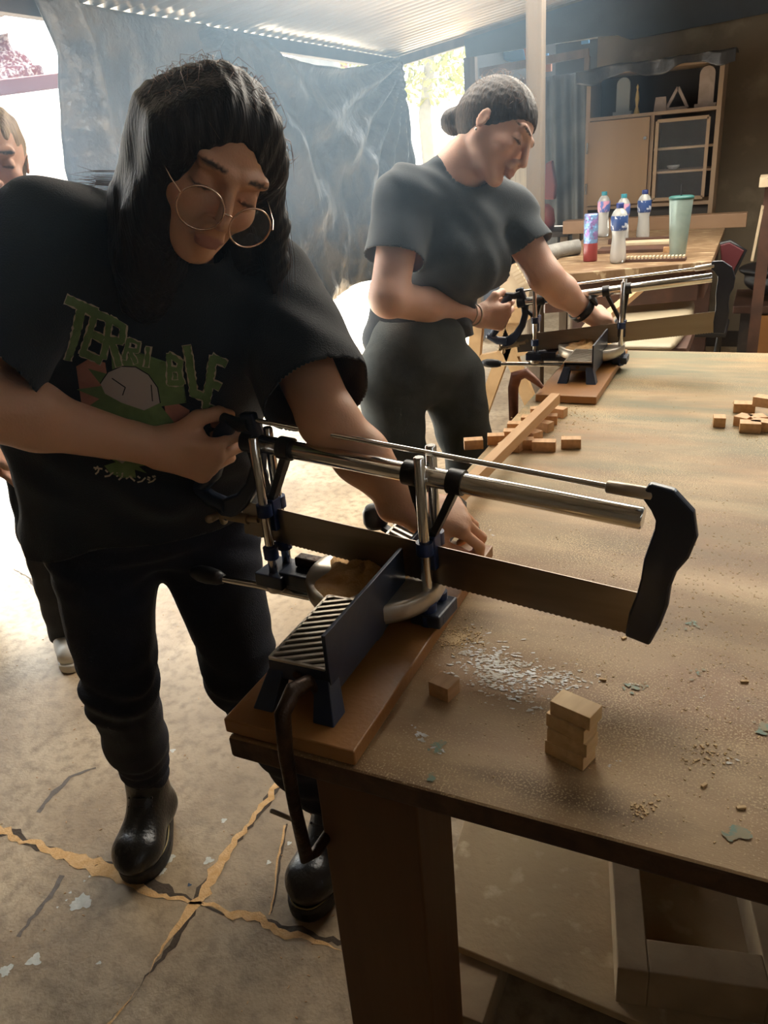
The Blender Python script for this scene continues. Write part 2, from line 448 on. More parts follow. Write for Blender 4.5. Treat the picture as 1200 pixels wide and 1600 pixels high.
for i, (x, y, r, sx) in enumerate([(265,1341,.013,1),(254,1361,.012,.7),(326,1345,.011,1),(128,1410,.022,1.2),(54,1500,.014,1.2),(8,1517,.013,1.2),(270,1173,.008,1),(350,1282,.008,1),
        (132,1377,.003,1),(140,1370,.003,1),(110,1395,.0035,1),(104,1407,.003,1),(90,1418,.003,1),(158,1350,.002,1),(452,1318,.006,1),(420,1348,.006,1),(155,1505,.004,1.5)]):
    blotch(mb, PZ(x, y, 0), r, .0008+.00002*i, 4, sx, .5, i)
blotch(mb, PZ(296,1383,0), .005, .0008, 5, 1, 0, 44)
M_groove = mat('dark_floor_groove', (.12,.088,.06), .6, bump=1); M_bluep = mat('blue_paint_spot', (.02,.05,.10), .5)
struct('floor', mb, [M_floor, M_dust, M_crack, M_groove, M_paint, M_bluep])
# loose pine slivers on the floor
mb = MB()
for i in range(300):
    x = random.uniform(-2.0,-.3); y = random.uniform(.45, 2.2); a = random.uniform(0, PI); l = random.uniform(.002,.006)
    mb.box((x, y, .0012), (l, random.uniform(.001,.002), .0014), Matrix.Rotation(a, 3, 'Z'))
tag(mb.build('wood_shavings', M_pine), 'tiny pale wood slivers strewn over the cracked concrete floor', 'wood shavings', kind='stuff')

# yard and far boundary outside
mb = MB(); mb.add([(-14,-4,-.01),(-2.75,-4,-.01),(-2.75,14,-.01),(-14,14,-.01)], [(0,1,2,3)]); mb.add([(-2.75,7.5,-.01),(4,7.5,-.01),(4,14,-.01),(-2.75,14,-.01)], [(0,1,2,3)])
struct('yard_ground', mb, M_yard)
mb = MB(); mb.box((-6.6, 5, 1.0), (.2, 18, 2.0)); mb.box((-6.6, 5, 2.03), (.26, 18, .06)); struct('wall_yard', mb, M_white)
mb = MB(); mb.box((-3, 13, 1.25), (12, .2, 2.5)); struct('wall_yard_end', mb, M_white)
# ---- roof
def roof_z(x): return 1.905 + .137*(x-XT)
mb = MB(); per = .076; yy0, yy1 = -2.5, 5.62; n = int((yy1-yy0)/per*8); vs = []
for i in range(n+1):
    y = yy0+(yy1-yy0)*i/n; dz = .0145*math.sin(2*PI*(y-yy0)/per)
    for x in (XT-.12, 3.0): vs.append((x, y, roof_z(x)+.012+dz))
mb.add(vs, [(2*i, 2*i+1, 2*i+3, 2*i+2) for i in range(n)], 0, True)
struct('ceiling', mb, M_roof)
mb = MB(); mb.box((XT, (yy0+YB)/2, 1.865), (.05, YB-yy0+.1, .06)); struct('trim_1', mb, M_darkw)      # eave purlin
mb = MB()
a = Vector((XT, YB, 1.872)); b = Vector((3.0, YB, roof_z(3.0)-.035)); mb.bar(a, b, .045, .055)
struct('trim_2', mb, M_postw)                                                                    # rafter of the gable
mb = MB()
for x in (-.55, .9, 2.3): mb.box((x, (yy0+YB)/2, roof_z(x)-.035), (.05, YB-yy0, .06))
struct('trim_3', mb, M_postw)
# slim metal post carrying the corner, wooden post in the room
mb = MB(); mb.tube([(XT+.045, YB-.03, 0), (XT+.045, YB-.03, 1.87)], .022, 10)
single('corner_post', mb, M_postw, 'slim pale post at the corner of the shed beside the tarp edge', 'post')
p = PY(838, 300, 3.75)
mb = MB(); mb.box((p.x, 3.75, 1.07), (.062, .075, 2.14)); mb.box((p.x-.037, 3.765, 1.07), (.014, .05, 2.14), mi=0)
single('timber_post', mb, M_postw, 'rough grey timber post rising to the roof behind the woman with the hair bun', 'post', bevel=.004)
# ---- back wall: plaster to the right, dark framed opening to the left
mb = MB()
xl = PY(932, 100, YB).x; xr = 3.1
z1 = 1.885
mb.box(((xl+xr)/2, YB+.08, 1.2), (xr-xl, .12, 2.4))
struct('wall_back', mb, M_wallp)
mb = MB(); mb.box((3.1, 1.5, 1.3), (.1, 8.2, 2.6)); struct('wall_right', mb, M_wallf)
mb = MB(); mb.box((.3, -2.5, 1.3), (5.7, .1, 2.6)); struct('wall_front', mb, M_wallf)
mb = MB(); mb.box((XT-.02, -.60, 1.0), (.08, 3.7, 2.0)); struct('wall_left_blocker', mb, M_wallf)  # unseen wall, added and lengthened to keep daylight off the foreground
mb = MB(); mb.box(((xl+xr)/2, YB-.02, .05), (xr-xl, .02, .10)); struct('baseboard_back', mb, M_darkw)

# fascia of grey-blue sheeting under the gable rafter
M_fascia = mat('slate_sheeting', (.060,.072,.085), .6, col2=(.045,.05,.058), scale=3, bump=1.5, bscale=12)
pts = [(725,62),(903,3),(1230,-90),(1230,14),(1120,36),(985,62),(965,55),(935,57),(728,90)]
P = [PY(x, y, YB-.035) for x, y in pts]
mb = MB(); n = len(P); mb.add([p for p in P]+[p+Vector((0,.012,0)) for p in P], [tuple(range(n)), tuple(range(2*n-1,n-1,-1))]+[(i,(i+1)%n,n+(i+1)%n,n+i) for i in range(n)])
single('roof_fascia_sheet', mb, M_fascia, 'slate grey sheeting hung under the sloping rafter above the cabinet', 'sheeting')

# store room behind the opening
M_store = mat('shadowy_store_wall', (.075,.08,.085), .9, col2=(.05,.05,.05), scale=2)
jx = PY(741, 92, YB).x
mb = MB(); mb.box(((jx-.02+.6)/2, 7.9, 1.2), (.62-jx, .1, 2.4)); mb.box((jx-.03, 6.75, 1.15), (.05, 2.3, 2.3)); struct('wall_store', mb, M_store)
mb = MB(); per = .07; n = 200; vs = []
for i in range(n+1):
    y = 5.7+2.5*i/n
    for x in (jx-.05, .6): vs.append((x, y, 1.98+.05*(y-5.7)+.008*math.sin(2*PI*y/per)))
mb.add(vs, [(2*i,2*i+1,2*i+3,2*i+2) for i in range(n)], 0, True); struct('ceiling_store', mb, M_roof)
def pyb(x, y, Y=YB-.01): return PY(x, y, Y)
def pbar(mb, a, b, w, d, Y=YB): mb.bar(PY(*a, Y), PY(*b, Y), d, w, up=(0,1,0)) if abs(a[1]-b[1]) > abs(a[0]-b[0]) else mb.bar(PY(*a, Y), PY(*b, Y), d, w)
mb = MB(); mb.bar(PY(735, 90, YB), Vector((PY(735,90,YB).x, YB, 0)), .075, .06, up=(0,1,0))
single('door_jamb_post', mb, M_postw, 'pale squared timber post beside the bright doorway', 'post')
# window sash and door frame of reddish timber
M_sash = mat('reddish_sash_timber', (.20,.135,.10), .7, col2=(.12,.08,.06), scale=12, stretch=(1,1,.2))
fr = thing('window_frame', 'reddish timber window frame standing in the dark opening behind the post', 'window frame', pyb(800,400) )
Y5 = YB-.02
mb = MB(); mb.bar(PY(750,113,Y5), PY(920,82,Y5), .03, .045); mb.build('frame_head', M_sash, fr)
mb = MB(); q = PY(757,116,Y5); mb.bar(q, Vector((q.x, Y5, .9)), .03, .04, up=(0,1,0)); q = PY(918,88,Y5); mb.bar(q, PY(917,118,Y5), .03, .04, up=(0,1,0)); mb.build('frame_stile', M_sash, fr)
mb = MB()
for (a, b) in (((765,132),(825,127)),((765,118),(765,240)),((797,124),(797,240)),((770,180),(825,177))):
    if a[0] == b[0]: mb.bar(PY(*a,Y5), PY(*b,Y5), .02, .025, up=(0,1,0))
    else: mb.bar(PY(*a,Y5), PY(*b,Y5), .02, .025)
mb.build('sash', M_sash, fr)
# pale ply panel leaning under the window, near the post
mb = MB(); P = [PY(x, y, 4.6) for x, y in ((804,235),(834,232),(834,590),(815,590),(795,300))]
mb.add(P+[p+Vector((0,.02,0)) for p in P], [tuple(range(5)), tuple(range(9,4,-1))]+[(i,(i+1)%5,5+(i+1)%5,5+i) for i in range(5)])
M_slat = mat('pale_ribbed_panel', (.40,.34,.25), .7, col2=(.30,.25,.18), scale=30, stretch=(3,1,.1))
single('corrugated_offcut', mb, M_slat, 'pale ribbed panel leaning behind the timber post', 'panel')
# hanging grey dust sheet in the doorway
def hang_sheet(x0, x1, z0, z1, Y, amp, f, nx=60, nz=30):
    vs = []
    for j in range(nz+1):
        for i in range(nx+1):
            u = i/nx; v = j/nz
            vs.append((x0+(x1-x0)*u, Y+amp*math.sin(u*f+v*1.3)*(1-.5*v)+amp*.4*math.sin(u*f*2.3+v*4), z0+(z1-z0)*v))
    return vs, [(j*(nx+1)+i, j*(nx+1)+i+1, (j+1)*(nx+1)+i+1, (j+1)*(nx+1)+i) for j in range(nz) for i in range(nx)]
a = PY(848,120,YB+.1); b = PY(918,118,YB+.1)
mb = MB(); mb.add(*hang_sheet(a.x, b.x+.1, .55, a.z, YB+.12, .03, 16), 0, True)
M_sheet = mat('grey_dust_sheet', (.16,.17,.17), .7, col2=(.07,.075,.08), scale=2.5, bump=1, bscale=20)
single('dust_sheet', mb, M_sheet, 'murky grey sheet hanging in the dark doorway left of the cabinet', 'sheet', solid=.003)
# things glimpsed in the store room
M_blue = mat('sky_blue_plastic', (.16,.36,.62), .5); M_orange = mat('faded_orange_board', (.50,.24,.16), .7); M_redd = mat('dark_red_enamel', (.16,.03,.03), .5)
def slab(name, px, Y, t, m, label, cat, **k):
    P = [PY(x, y, Y) for x, y in px]; n = len(P); q = Vector((0,t,0))
    mb = MB().add(P+[p+q for p in P], [tuple(range(n)), tuple(range(2*n-1,n-1,-1))]+[(i,(i+1)%n,n+(i+1)%n,n+i) for i in range(n)])
    return single(name, mb, m, label, cat, **k)
slab('blue_tank', [(785,82),(818,76),(822,96),(800,97),(787,94)], 6.2, .15, M_blue, 'blue plastic tank showing above the window frame', 'tank', bevel=.01)
slab('painted_board', [(818,76),(826,75),(826,96),(822,97)], 6.15, .04, M_orange, 'faded orange board beside the blue tank', 'board')
slab('painted_board', [(848,98),(861,97),(861,111),(850,112)], 6.2, .03, M_orange, 'small faded orange board seen right of the timber post', 'board')
slab('blue_sign', [(846,84),(856,83),(856,97),(846,98)], 6.25, .03, M_blue, 'small blue board seen right of the timber post', 'board')
slab('blue_strip', [(908,64),(920,62),(920,67),(908,69)], 6.6, .03, M_blue, 'narrow blue strip high in the dark store room', 'strip')  # plain blue strip
slab('red_bag', [(852,255),(862,250),(868,290),(866,312),(850,312)], 5.5, .06, M_redd, 'dark red bag hanging low in the dark doorway', 'bag', bevel=.01)
q = PY(862, 330, 5.1)
t = thing('side_table', 'dim grey wooden side table in the doorway behind the hose', 'table', (q.x, 5.1, 0))
MB().box((q.x, 5.1, .8), (.30,.4,.03)).build('table_top', M_darkw, t, bevel=.003)
for sx in (-1,1):
    for sy in (-1,1): MB().box((q.x+sx*.12, 5.1+sy*.17, .3925), (.045,.045,.785)).build('leg', M_postw, t)
mb = MB(); mb.lathe([(0,.0),(.05,.0),(.06,.05),(.05,.12),(.02,.15),(0,.15)], (q.x-.02, 5.02, .8165)); single('red_jug', mb, M_redd, 'dark red jug standing on the dim side table', 'jug')

# ---- black tarpaulin
def tarp():
    nu, nv = 150, 84; vs = []; A = PX(38, 8, XT); ya = A.y; yb = PX(617, 90, XT).y
    yk = PX(358, 44, XT).y; top_pts = [(ya-.02,1.885),(yk,1.885)]
    sag = [PX(x, y, XT) for x, y in ((358,44),(380,60),(430,88),(480,103),(520,109),(560,104),(590,96),(614,90))]
    def topz(y):
        if y < yk: return 1.89
        for p, q in zip(sag[:-1], sag[1:]):
            if p.y <= y <= q.y: return p.z+(q.z-p.z)*(y-p.y)/(q.y-p.y)
        return 1.88
    el = [PX(x, y, XT) for x, y in ((38,8),(70,85),(72,120),(80,200),(90,260),(103,300),(140,480))]
    def left(z):
        for p, q in zip(el[:-1], el[1:]):
            if q.z <= z <= p.z: return p.y+(q.y-p.y)*(p.z-z)/(p.z-q.z+1e-9)
        return el[0].y if z > el[0].z else el[-1].y
    fr = mathutils_noise = noise
    for j in range(nv+1):
        v = j/nv
        for i in range(nu+1):
            u = i/nu
            zt0 = topz(ya+(yb-ya)*u); z = .56+(zt0-.56)*(1-v)
            y0 = left(z); y = y0+(yb-y0)*u + .02*v*math.sin(u*9)
            r1 = math.atan2(1.9-z, yb+.03-y); d1 = math.hypot(1.9-z, yb+.03-y)
            r2 = math.atan2(1.95-z, y-yk+.001); d2 = math.hypot(1.95-z, y-yk)
            w1 = math.exp(-d1*.75); w2 = math.exp(-d2*1.0)*(1 if y > yk-.3 else .2)
            dx = .045*w1*min(1,d1*4)*math.sin(r1*26) + .05*w2*min(1,d2*4)*math.sin(r2*15+.5)
            dx += .020*math.sin(y*9+z*2.2+math.sin(z*5)) * (.3+v) + .06*math.sin(y*1.4)*v
            rid = abs(noise.noise(Vector((y*5, z*2.2+y*1.2, 3))));  dx += .05*(rid-.2)*(.3+.9*v)
            dx += .018*noise.noise(Vector((y*13, z*9, 7)))*(.2+v)
            if y < yk: 
                q = (y-left(z)-.12-.22*v); dx += .06*math.exp(-(q/.05)**2)
            vs.append((XT+.05+dx, y, z+ .02*v*math.sin(y*7)))
    mb = MB(); mb.add(vs, [(j*(nu+1)+i, j*(nu+1)+i+1, (j+1)*(nu+1)+i+1, (j+1)*(nu+1)+i) for j in range(nv) for i in range(nu)], 0, True)
    return mb
single('hanging_tarp', tarp(), M_tarp, 'large creased black tarpaulin hung from the eave as a side wall', 'tarp', solid=.002)

# ---- outside things
M_redm = mat('dusty_red_steel', (.07,.012,.017), .6); 
mb = MB(); c0 = PX(-60, 155, -3.1); c1 = PX(72, 135, -3.1)
mb.bar(PX(-120,152,-3.1), PX(110,124,-3.1), .06, .062)
single('red_beam', mb, M_redm, 'dull red steel beam outside at the left under the mesh awning', 'beam', bevel=.004)
M_mesh = mat('red_shade_mesh', (.075,.007,.012), .8, col2=(.24,.21,.21), scale=70, thr=(.50,.54), detail=2)
def awning(px, lab):
    n = 26; vs = []
    (a, b, c, d) = [PX(x, y, -3.3) for x, y in px]
    for j in range(n+1):
        for i in range(n+1):
            u, v = i/n, j/n; p = a.lerp(b, u).lerp(d.lerp(c, u), v)
            vs.append(p+Vector((.10*math.sin(u*5+v*3)*math.sin(PI*v), 0, .035*math.sin(PI*u)*math.sin(PI*v)+.01*math.sin(v*20+u*6))))
    mb = MB(); mb.add(vs, [(j*(n+1)+i, j*(n+1)+i+1, (j+1)*(n+1)+i+1, (j+1)*(n+1)+i) for j in range(n) for i in range(n)], 0, True)
    single('mesh_awning', mb, M_mesh, lab, 'awning', solid=.002)
awning([(-140,-40),(70,-30),(46,12),(-140,62)], 'upper red and white speckled shade mesh outside at the far left')
awning([(-140,62),(14,50),(66,132),(-140,142)], 'lower red and white speckled shade mesh hanging above the red beam')
mb = MB(); mb.bar(PX(-100,45,-2.9), PX(45,5,-2.9), .03, .035); single('awning_pole', mb, M_postw, 'pale diagonal pole across the red mesh awning', 'pole')
# red and white cloth and grey sheet building seen over the tarp
def yard_slab(name, px, X, t, m, label, cat):
    P = [PX(x, y, X) for x, y in px]; n = len(P); q = Vector((-t,0,0))
    mb = MB().add(P+[p+q for p in P], [tuple(range(n)), tuple(range(2*n-1,n-1,-1))]+[(i,(i+1)%n,n+(i+1)%n,n+i) for i in range(n)])
    return single(name, mb, m, label, cat)
M_greyb = mat('grey_block_wall', (.12,.12,.115), .85, col2=(.08,.08,.08), scale=5)
yard_slab('neighbour_wall', [(450,92),(500,74),(590,84),(600,640),(450,700)], -5.2, .2, M_greyb, 'grey neighbouring wall glimpsed over the sagging tarp', 'wall')
yard_slab('red_banner', [(437,62),(485,70),(470,80),(438,84)], -4.6, .02, M_redm, 'red cloth glimpsed over the sagging tarp', 'banner')
yard_slab('red_post', [(537,80),(543,81),(548,640),(542,640)], -5.0, .05, M_redm, 'thin red post glimpsed over the sagging tarp', 'post')
M_cloth2 = mat('red_white_cloth', (.15,.02,.03), .8, col2=(.4,.36,.36), scale=8, thr=(.45,.55))
yard_slab('striped_cloth', [(380,48),(437,62),(438,90),(415,98),(385,72)], -4.8, .02, M_cloth2, 'red and white cloth hanging outside over the tarp edge', 'cloth')
# tree beyond the doorway
M_leaf = mat('sunlit_leaves', (.22,.18,.035), .7, col2=(.09,.11,.02), scale=6); M_bark = mat('pale_bark', (.16,.14,.10), .8, col2=(.11,.10,.07), scale=20, bump=1)
def foliage(c, R, n, seedv, s=.05):
    rr = random.Random(seedv); mb = MB()
    for i in range(n):
        d = Vector((rr.gauss(0,1), rr.gauss(0,1), rr.gauss(0,1))); d.normalize(); d *= rr.random()**.4
        p = Vector(c)+Vector((d.x*R[0], d.y*R[1], d.z*R[2])); a = Vector((rr.uniform(-1,1), rr.uniform(-1,1), rr.uniform(-1,1))).normalized(); b = a.orthogonal().normalized()
        l = s*rr.uniform(.6,1.3); mb.add([p-a*l, p+b*l*.4, p+a*l, p-b*l*.4+a.cross(b)*l*.2], [(0,1,2,3)], 0)
    return mb
tr = thing('yard_tree', 'sunlit tree with a pale trunk beyond the bright doorway', 'tree', (-4.15, 9.4, 0))
tb = PY(668, 220, 9.4)
MB().tube([(tb.x, 9.4, 0), (tb.x+.02, 9.4, .9), (tb.x-.02, 9.4, 1.7), (tb.x+.1, 9.4, 2.4)], [.10,.08,.075,.05], 10).build('trunk', M_bark, tr)
foliage((tb.x, 9.5, 2.45), (1.1,.9,.65), 2600, 3, .05).build('foliage', M_leaf, tr)
tr = thing('yard_shrub', 'yellow green shrub above the white yard wall at the far left', 'shrub', (-7.4, 4.6, 0))
foliage((-7.3, 4.6, 2.15), (.5,1.8,.45), 1800, 5, .05).build('foliage', M_leaf, tr)
# ================================================================== WORK TABLE
TZ = .693; TX0, TX1, TY0, TY1 = -.513, .78, .566, 2.508
M_top = mat('dusty_table_top', (.27,.135,.05), .48, col2=(.58,.40,.21), scale=3.4, thr=(.30,.72), stretch=(.8,2.2,1), col3=(.20,.11,.05), s3=5, t3=(.55,.75), bump=.12, bscale=300, spec=.3)
def top_material(m):
    """extra layers: faint green grey wash towards the far end, fine sawdust speckle and white scuffs"""
    n = m.node_tree; b = n.nodes['Principled BSDF']; L = n.links.new
    src = b.inputs['Base Color'].links[0].from_socket
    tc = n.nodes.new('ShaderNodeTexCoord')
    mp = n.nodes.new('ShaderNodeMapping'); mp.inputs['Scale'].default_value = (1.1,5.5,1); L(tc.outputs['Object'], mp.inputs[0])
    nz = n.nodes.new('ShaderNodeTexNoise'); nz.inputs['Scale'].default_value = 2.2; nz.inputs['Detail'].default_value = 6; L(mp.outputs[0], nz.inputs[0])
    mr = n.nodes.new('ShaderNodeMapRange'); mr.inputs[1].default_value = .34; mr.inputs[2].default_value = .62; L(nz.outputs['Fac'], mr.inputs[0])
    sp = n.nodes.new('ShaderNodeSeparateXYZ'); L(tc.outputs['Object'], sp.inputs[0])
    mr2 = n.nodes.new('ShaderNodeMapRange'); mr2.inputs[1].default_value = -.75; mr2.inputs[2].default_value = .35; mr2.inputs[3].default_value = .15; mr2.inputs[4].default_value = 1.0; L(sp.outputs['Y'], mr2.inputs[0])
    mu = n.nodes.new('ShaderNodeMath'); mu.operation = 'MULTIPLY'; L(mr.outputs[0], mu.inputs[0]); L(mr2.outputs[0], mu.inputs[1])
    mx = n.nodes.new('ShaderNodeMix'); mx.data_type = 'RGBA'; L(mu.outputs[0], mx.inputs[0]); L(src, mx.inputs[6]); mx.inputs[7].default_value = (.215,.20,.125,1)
    n2 = n.nodes.new('ShaderNodeTexNoise'); n2.inputs['Scale'].default_value = 420; n2.inputs['Detail'].default_value = 2; L(tc.outputs['Object'], n2.inputs[0])
    n3 = n.nodes.new('ShaderNodeTexNoise'); n3.inputs['Scale'].default_value = 5; n3.inputs['Detail'].default_value = 4; L(tc.outputs['Object'], n3.inputs[0])
    ad = n.nodes.new('ShaderNodeMath'); ad.operation = 'MULTIPLY_ADD'; L(n3.outputs['Fac'], ad.inputs[0]); ad.inputs[1].default_value = .55; L(n2.outputs['Fac'], ad.inputs[2])
    mr3 = n.nodes.new('ShaderNodeMapRange'); mr3.inputs[1].default_value = .86; mr3.inputs[2].default_value = .96; L(ad.outputs[0], mr3.inputs[0])
    m2 = n.nodes.new('ShaderNodeMix'); m2.data_type = 'RGBA'; L(mr3.outputs[0], m2.inputs[0]); L(mx.outputs[2], m2.inputs[6]); m2.inputs[7].default_value = (.58,.42,.22,1)
    L(m2.outputs[2], b.inputs['Base Color'])
    r = n.nodes.new('ShaderNodeMapRange'); r.inputs[3].default_value = .42; r.inputs[4].default_value = .70; L(nz.outputs['Fac'], r.inputs[0]); L(r.outputs[0], b.inputs['Roughness'])
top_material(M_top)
M_scuff_glint = mat('white_scuff_and_glint', (.70,.69,.66), .5, col2=(.50,.44,.34), scale=34, thr=(.40,.55), bump=.5)
M_teal = mat('teal_paint_spot', (.16,.24,.17), .6, col2=(.28,.24,.13), scale=90, thr=(.42,.52))
tb = thing('work_table', 'big brown timber work table dusted with sawdust in the foreground', 'table', ((TX0+TX1)/2, (TY0+TY1)/2, 0))
mb = MB(); mb.box(((TX0+TX1)/2, (TY0+TY1)/2, TZ-.015), (TX1-TX0, TY1-TY0, .030))
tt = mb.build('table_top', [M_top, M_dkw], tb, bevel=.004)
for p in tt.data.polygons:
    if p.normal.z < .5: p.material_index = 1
sc = MB()
def scuff(px, py, r, sx, rot, sd, mi=0, n=26, z=TZ+.0006, jit=.55): blotch(sc, PZ(px, py, TZ), r, z+.00001*sd, mi, sx, rot, sd, n, jit)
rr = random.Random(4)
for i in range(800):      # white flecks painting the opening's glint on the top, right of the loose block
    a = rr.gauss(0, 1); b_ = rr.gauss(0, 1); x = 775+a*34+b_*6; y = 1046+b_*22+a*8
    if rr.random() < .2: x = 870+rr.gauss(0,22); y = 1060+rr.gauss(0,10)
    scuff(x, y, rr.uniform(.0005,.0021), rr.uniform(1,3), rr.uniform(-.4,.6), i%40, 0, 8)
for i, (x, y, r) in enumerate([(684,1172,.007),(990,1072,.007),(1096,1086,.004),(935,1056,.003),(960,1192,.004),(718,860,.006),(735,832,.007),(770,836,.005),(655,1150,.009),(650,1140,.006),(1145,1190,.005),(835,1108,.008)]):
    for k in range(5): scuff(x+rr.gauss(0,5), y+rr.gauss(0,4), r*rr.uniform(.12,.4), 1.8, rr.uniform(-.5,.5), 20+k, 0, 10)
for i, (x, y, r) in enumerate([(990,1075,.007),(685,1170,.010),(1148,1300,.013),(672,1213,.006),(1092,1050,.005),(1195,1140,.010),(1010,1075,.003),(1080,975,.006)]):
    [scuff(x+rr.gauss(0,6), y+rr.gauss(0,4), r*rr.uniform(.15,.5), 1.5, rr.uniform(0,3), 50+k, 1, 12) for k in range(9)]
sco = sc.build('paint_scuff_glint_marks', [M_scuff_glint, M_teal], tt, label='white scuffs, painted glint and teal paint spots on the table top'); sco['kind'] = 'stuff'
# apron, legs
M = MB(); M.box((TX0+.10, 1.53, TZ-.07), (.03, 1.75, .08)); M.build('side_rail', M_legw, tb)
M = MB(); M.box((TX1-.10, 1.53, TZ-.07), (.03, 1.75, .08)); M.build('side_rail', M_legw, tb)
M = MB(); M.box(((TX0+TX1)/2, TY1-.12, TZ-.07), (1.0, .03, .08)); M.build('end_rail', M_legw, tb)
for x, y in ((-.357,.655),(.66,.655),(-.42,2.39),(.66,2.39)):
    M = MB(); M.box((x, y, (TZ-.031)/2), (.132 if y < 1 else .09, .105, TZ-.031)); M.build('leg', M_legw, tb, bevel=.003)
# loose sawdust on the table: crumbs nobody could count
mb = MB(); rr = random.Random(11)
def crumb(mb, x, y, z, s, mi=0):
    a = rr.uniform(0, PI); mb.box((x, y, z+s*.3), (s*rr.uniform(1,2.2), s, s*.6), Matrix.Rotation(a,3,'Z'), mi)
for i in range(3000):
    u = rr.random(); x = rr.uniform(TX0+.22, TX1-.05) if u < .6 else rr.gauss(.0,.14); y = rr.uniform(TY0+.02, 2.2) if u < .6 else rr.gauss(1.0,.22)
    if TX0+.02 < x < TX1-.02 and TY0+.02 < y < TY1-.02: crumb(mb, x, y, TZ, rr.choice((.0006,.0008,.001,.0013)))
for cx, cy, n, s in ((708,1000,420,9),(716,995,200,18),(1000,1265,40,12),(1100,1180,50,22),(870,650,200,30)):
    for i in range(n):
        p = PZ(cx+rr.gauss(0,s), cy+rr.gauss(0,s*.45), TZ); crumb(mb, p.x, p.y, TZ, rr.uniform(.0008,.0022))
M_crumb = mat('pale_crumbs', (.66,.47,.25), .9)
tag(mb.build('loose_sawdust', M_crumb), 'pale sawdust crumbs scattered over the big table top', 'sawdust', kind='stuff')
chips = ['pale wood chip near the right frame edge, level with the block stack','pale wood chip on the table just behind the block stack','wood chip on the table right of and below the block stack','wood chip near the right frame edge below the block stack','','wood chip behind and right of the block stack near the scuff']
for i, (x, y, a) in enumerate([(1163,1066,.3),(942,1063,.1),(1100,1228,1.0),(1158,1263,.5),(1050,1400,.2),(975,998,.8)]):
    p = PZ(x, y, TZ); M = MB(); 
    if p.y > TY0+.01:
        M.box((p.x, p.y, TZ+.0012), (.009-.001*(i%3), .003, .0022), Matrix.Rotation(a, 3, 'Z'))
        single('wood_chip', M, M_crumb, chips[i], 'wood chip', 'wood chips on the near table top')

# ---- lower board and timber frame under the table
mb = MB(); zl = .095
P = [PZ(672,1460,zl), PZ(1010,1602,zl), Vector((.55,.70,zl)), Vector((.62,1.35,zl)), PZ(735,1270,zl)+Vector((-.03,.20,0)), ]
n = len(P); mb.add(P+[p+Vector((0,0,-.016)) for p in P], [tuple(range(n)), tuple(range(2*n-1,n-1,-1))]+[(i,n+i,n+(i+1)%n,(i+1)%n) for i in range(n)])
M_ply = mat('dusty_plywood', (.52,.38,.21), .75, col2=(.40,.28,.15), scale=4, col3=(.62,.48,.29), s3=22, t3=(.58,.70), bump=.7, bscale=90)
lb = single('plywood_sheet', mb, M_ply, 'dusty plywood sheet lying low under the big table', 'plywood', bevel=.002)
M_fr = mat('grimy_frame_timber', (.42,.30,.17), .75, col2=(.30,.20,.11), scale=8, bump=.6)
ft = thing('flat_timber_frame', 'heavy rectangular timber frame lying on the plywood under the table', 'frame', (.1,.95,zl))
zt = .175; q = [PZ(965,1512,zt), PZ(955,1330,zt)]
ax = (q[1]-q[0]).normalized(); bx = Vector((ax.y,-ax.x,0)); o = q[0]; Z = Vector((0,0,1))
def fb(u0,u1,v0,v1,name='rail',pl=ft):
    c = o + ax*(u0+u1)/2 + bx*(v0+v1)/2; c.z = (zl+zt)/2+.0005
    MB().box(c, (u1-u0, v1-v0, zt-zl-.001), Matrix((ax, bx, Z)).transposed()).build(name, M_fr, pl, bevel=.002)
fb(.0,.50,0,.045,'stile'); fb(0,.50,.21,.25,'stile'); fb(0,.055,.045,.21,'rail'); fb(.42,.50,.045,.21,'rail'); fb(0,.05,.25,.55,'rail')
for i,(x0,y0) in enumerate(((-.30,.90),(.35,.95))):
    mb = MB(); mb.box((x0, 1.03, .0385), (.07, .62, .077)); single('bearer', mb, M_fr, ['pale bearer timber on the floor under the plywood, beside the table leg','bearer timber on the floor under the right part of the plywood'][i], 'timber', bevel=.002)

# ---- loose blocks
BL = [.032, .018, .016]
def block(p, d, rz, label, group, z=TZ, tilt=0, m=None):
    b = thing_mesh = MB().box((0,0,0), d).build('pine_block', m or M_block, None, bevel=.0006)
    b.location = (p[0], p[1], z+d[2]/2+.0002); b.rotation_euler = (tilt, 0, rz); return tag(b, label, 'wood block', group)
p = PZ(687,1092,TZ); block((p.x+.002,p.y+.012), (.029,.026,.020), -.25, 'single small pine block lying alone between the saw board and the block stack', None)
c = PZ(888,1192,TZ)+Vector((0,.012,0)); ang = -.33
M_bl2 = mat('pale_pine_block', (.85,.61,.33), .65, col2=(.70,.46,.22), scale=60, stretch=(1,.2,1), bump=.3)
for i, (dx, dr) in enumerate(((-.001,0),(.001,.05),(-.0005,-.05),(.0035,.02))):
    block((c.x+dx, c.y+.001*i), (.047,.026,.0170), ang+dr, ['lowest block of the four-block stack near the table edge','second block from the bottom of the four-block stack','third block from the bottom of the four-block stack','top block of the four-block stack near the table edge'][i], 'stack of four pine blocks', z=TZ+i*.0174, m=M_bl2)
far = [(740,700,.3,1.0),(775,693,.2,.9),(790,706,1.2,.7),(803,704,-.2,.8),(822,700,.2,.8),(850,703,.05,1.2),(892,699,.12,1.0),(806,674,.05,.9),(870,650,-.35,1.1),(858,662,.1,.9),(848,672,-.5,1.1),(835,688,.9,.7),(812,692,.15,.8),(826,664,.0,.8),(842,660,.4,.7),(838,650,.2,.7),(800,686,.1,.9)]
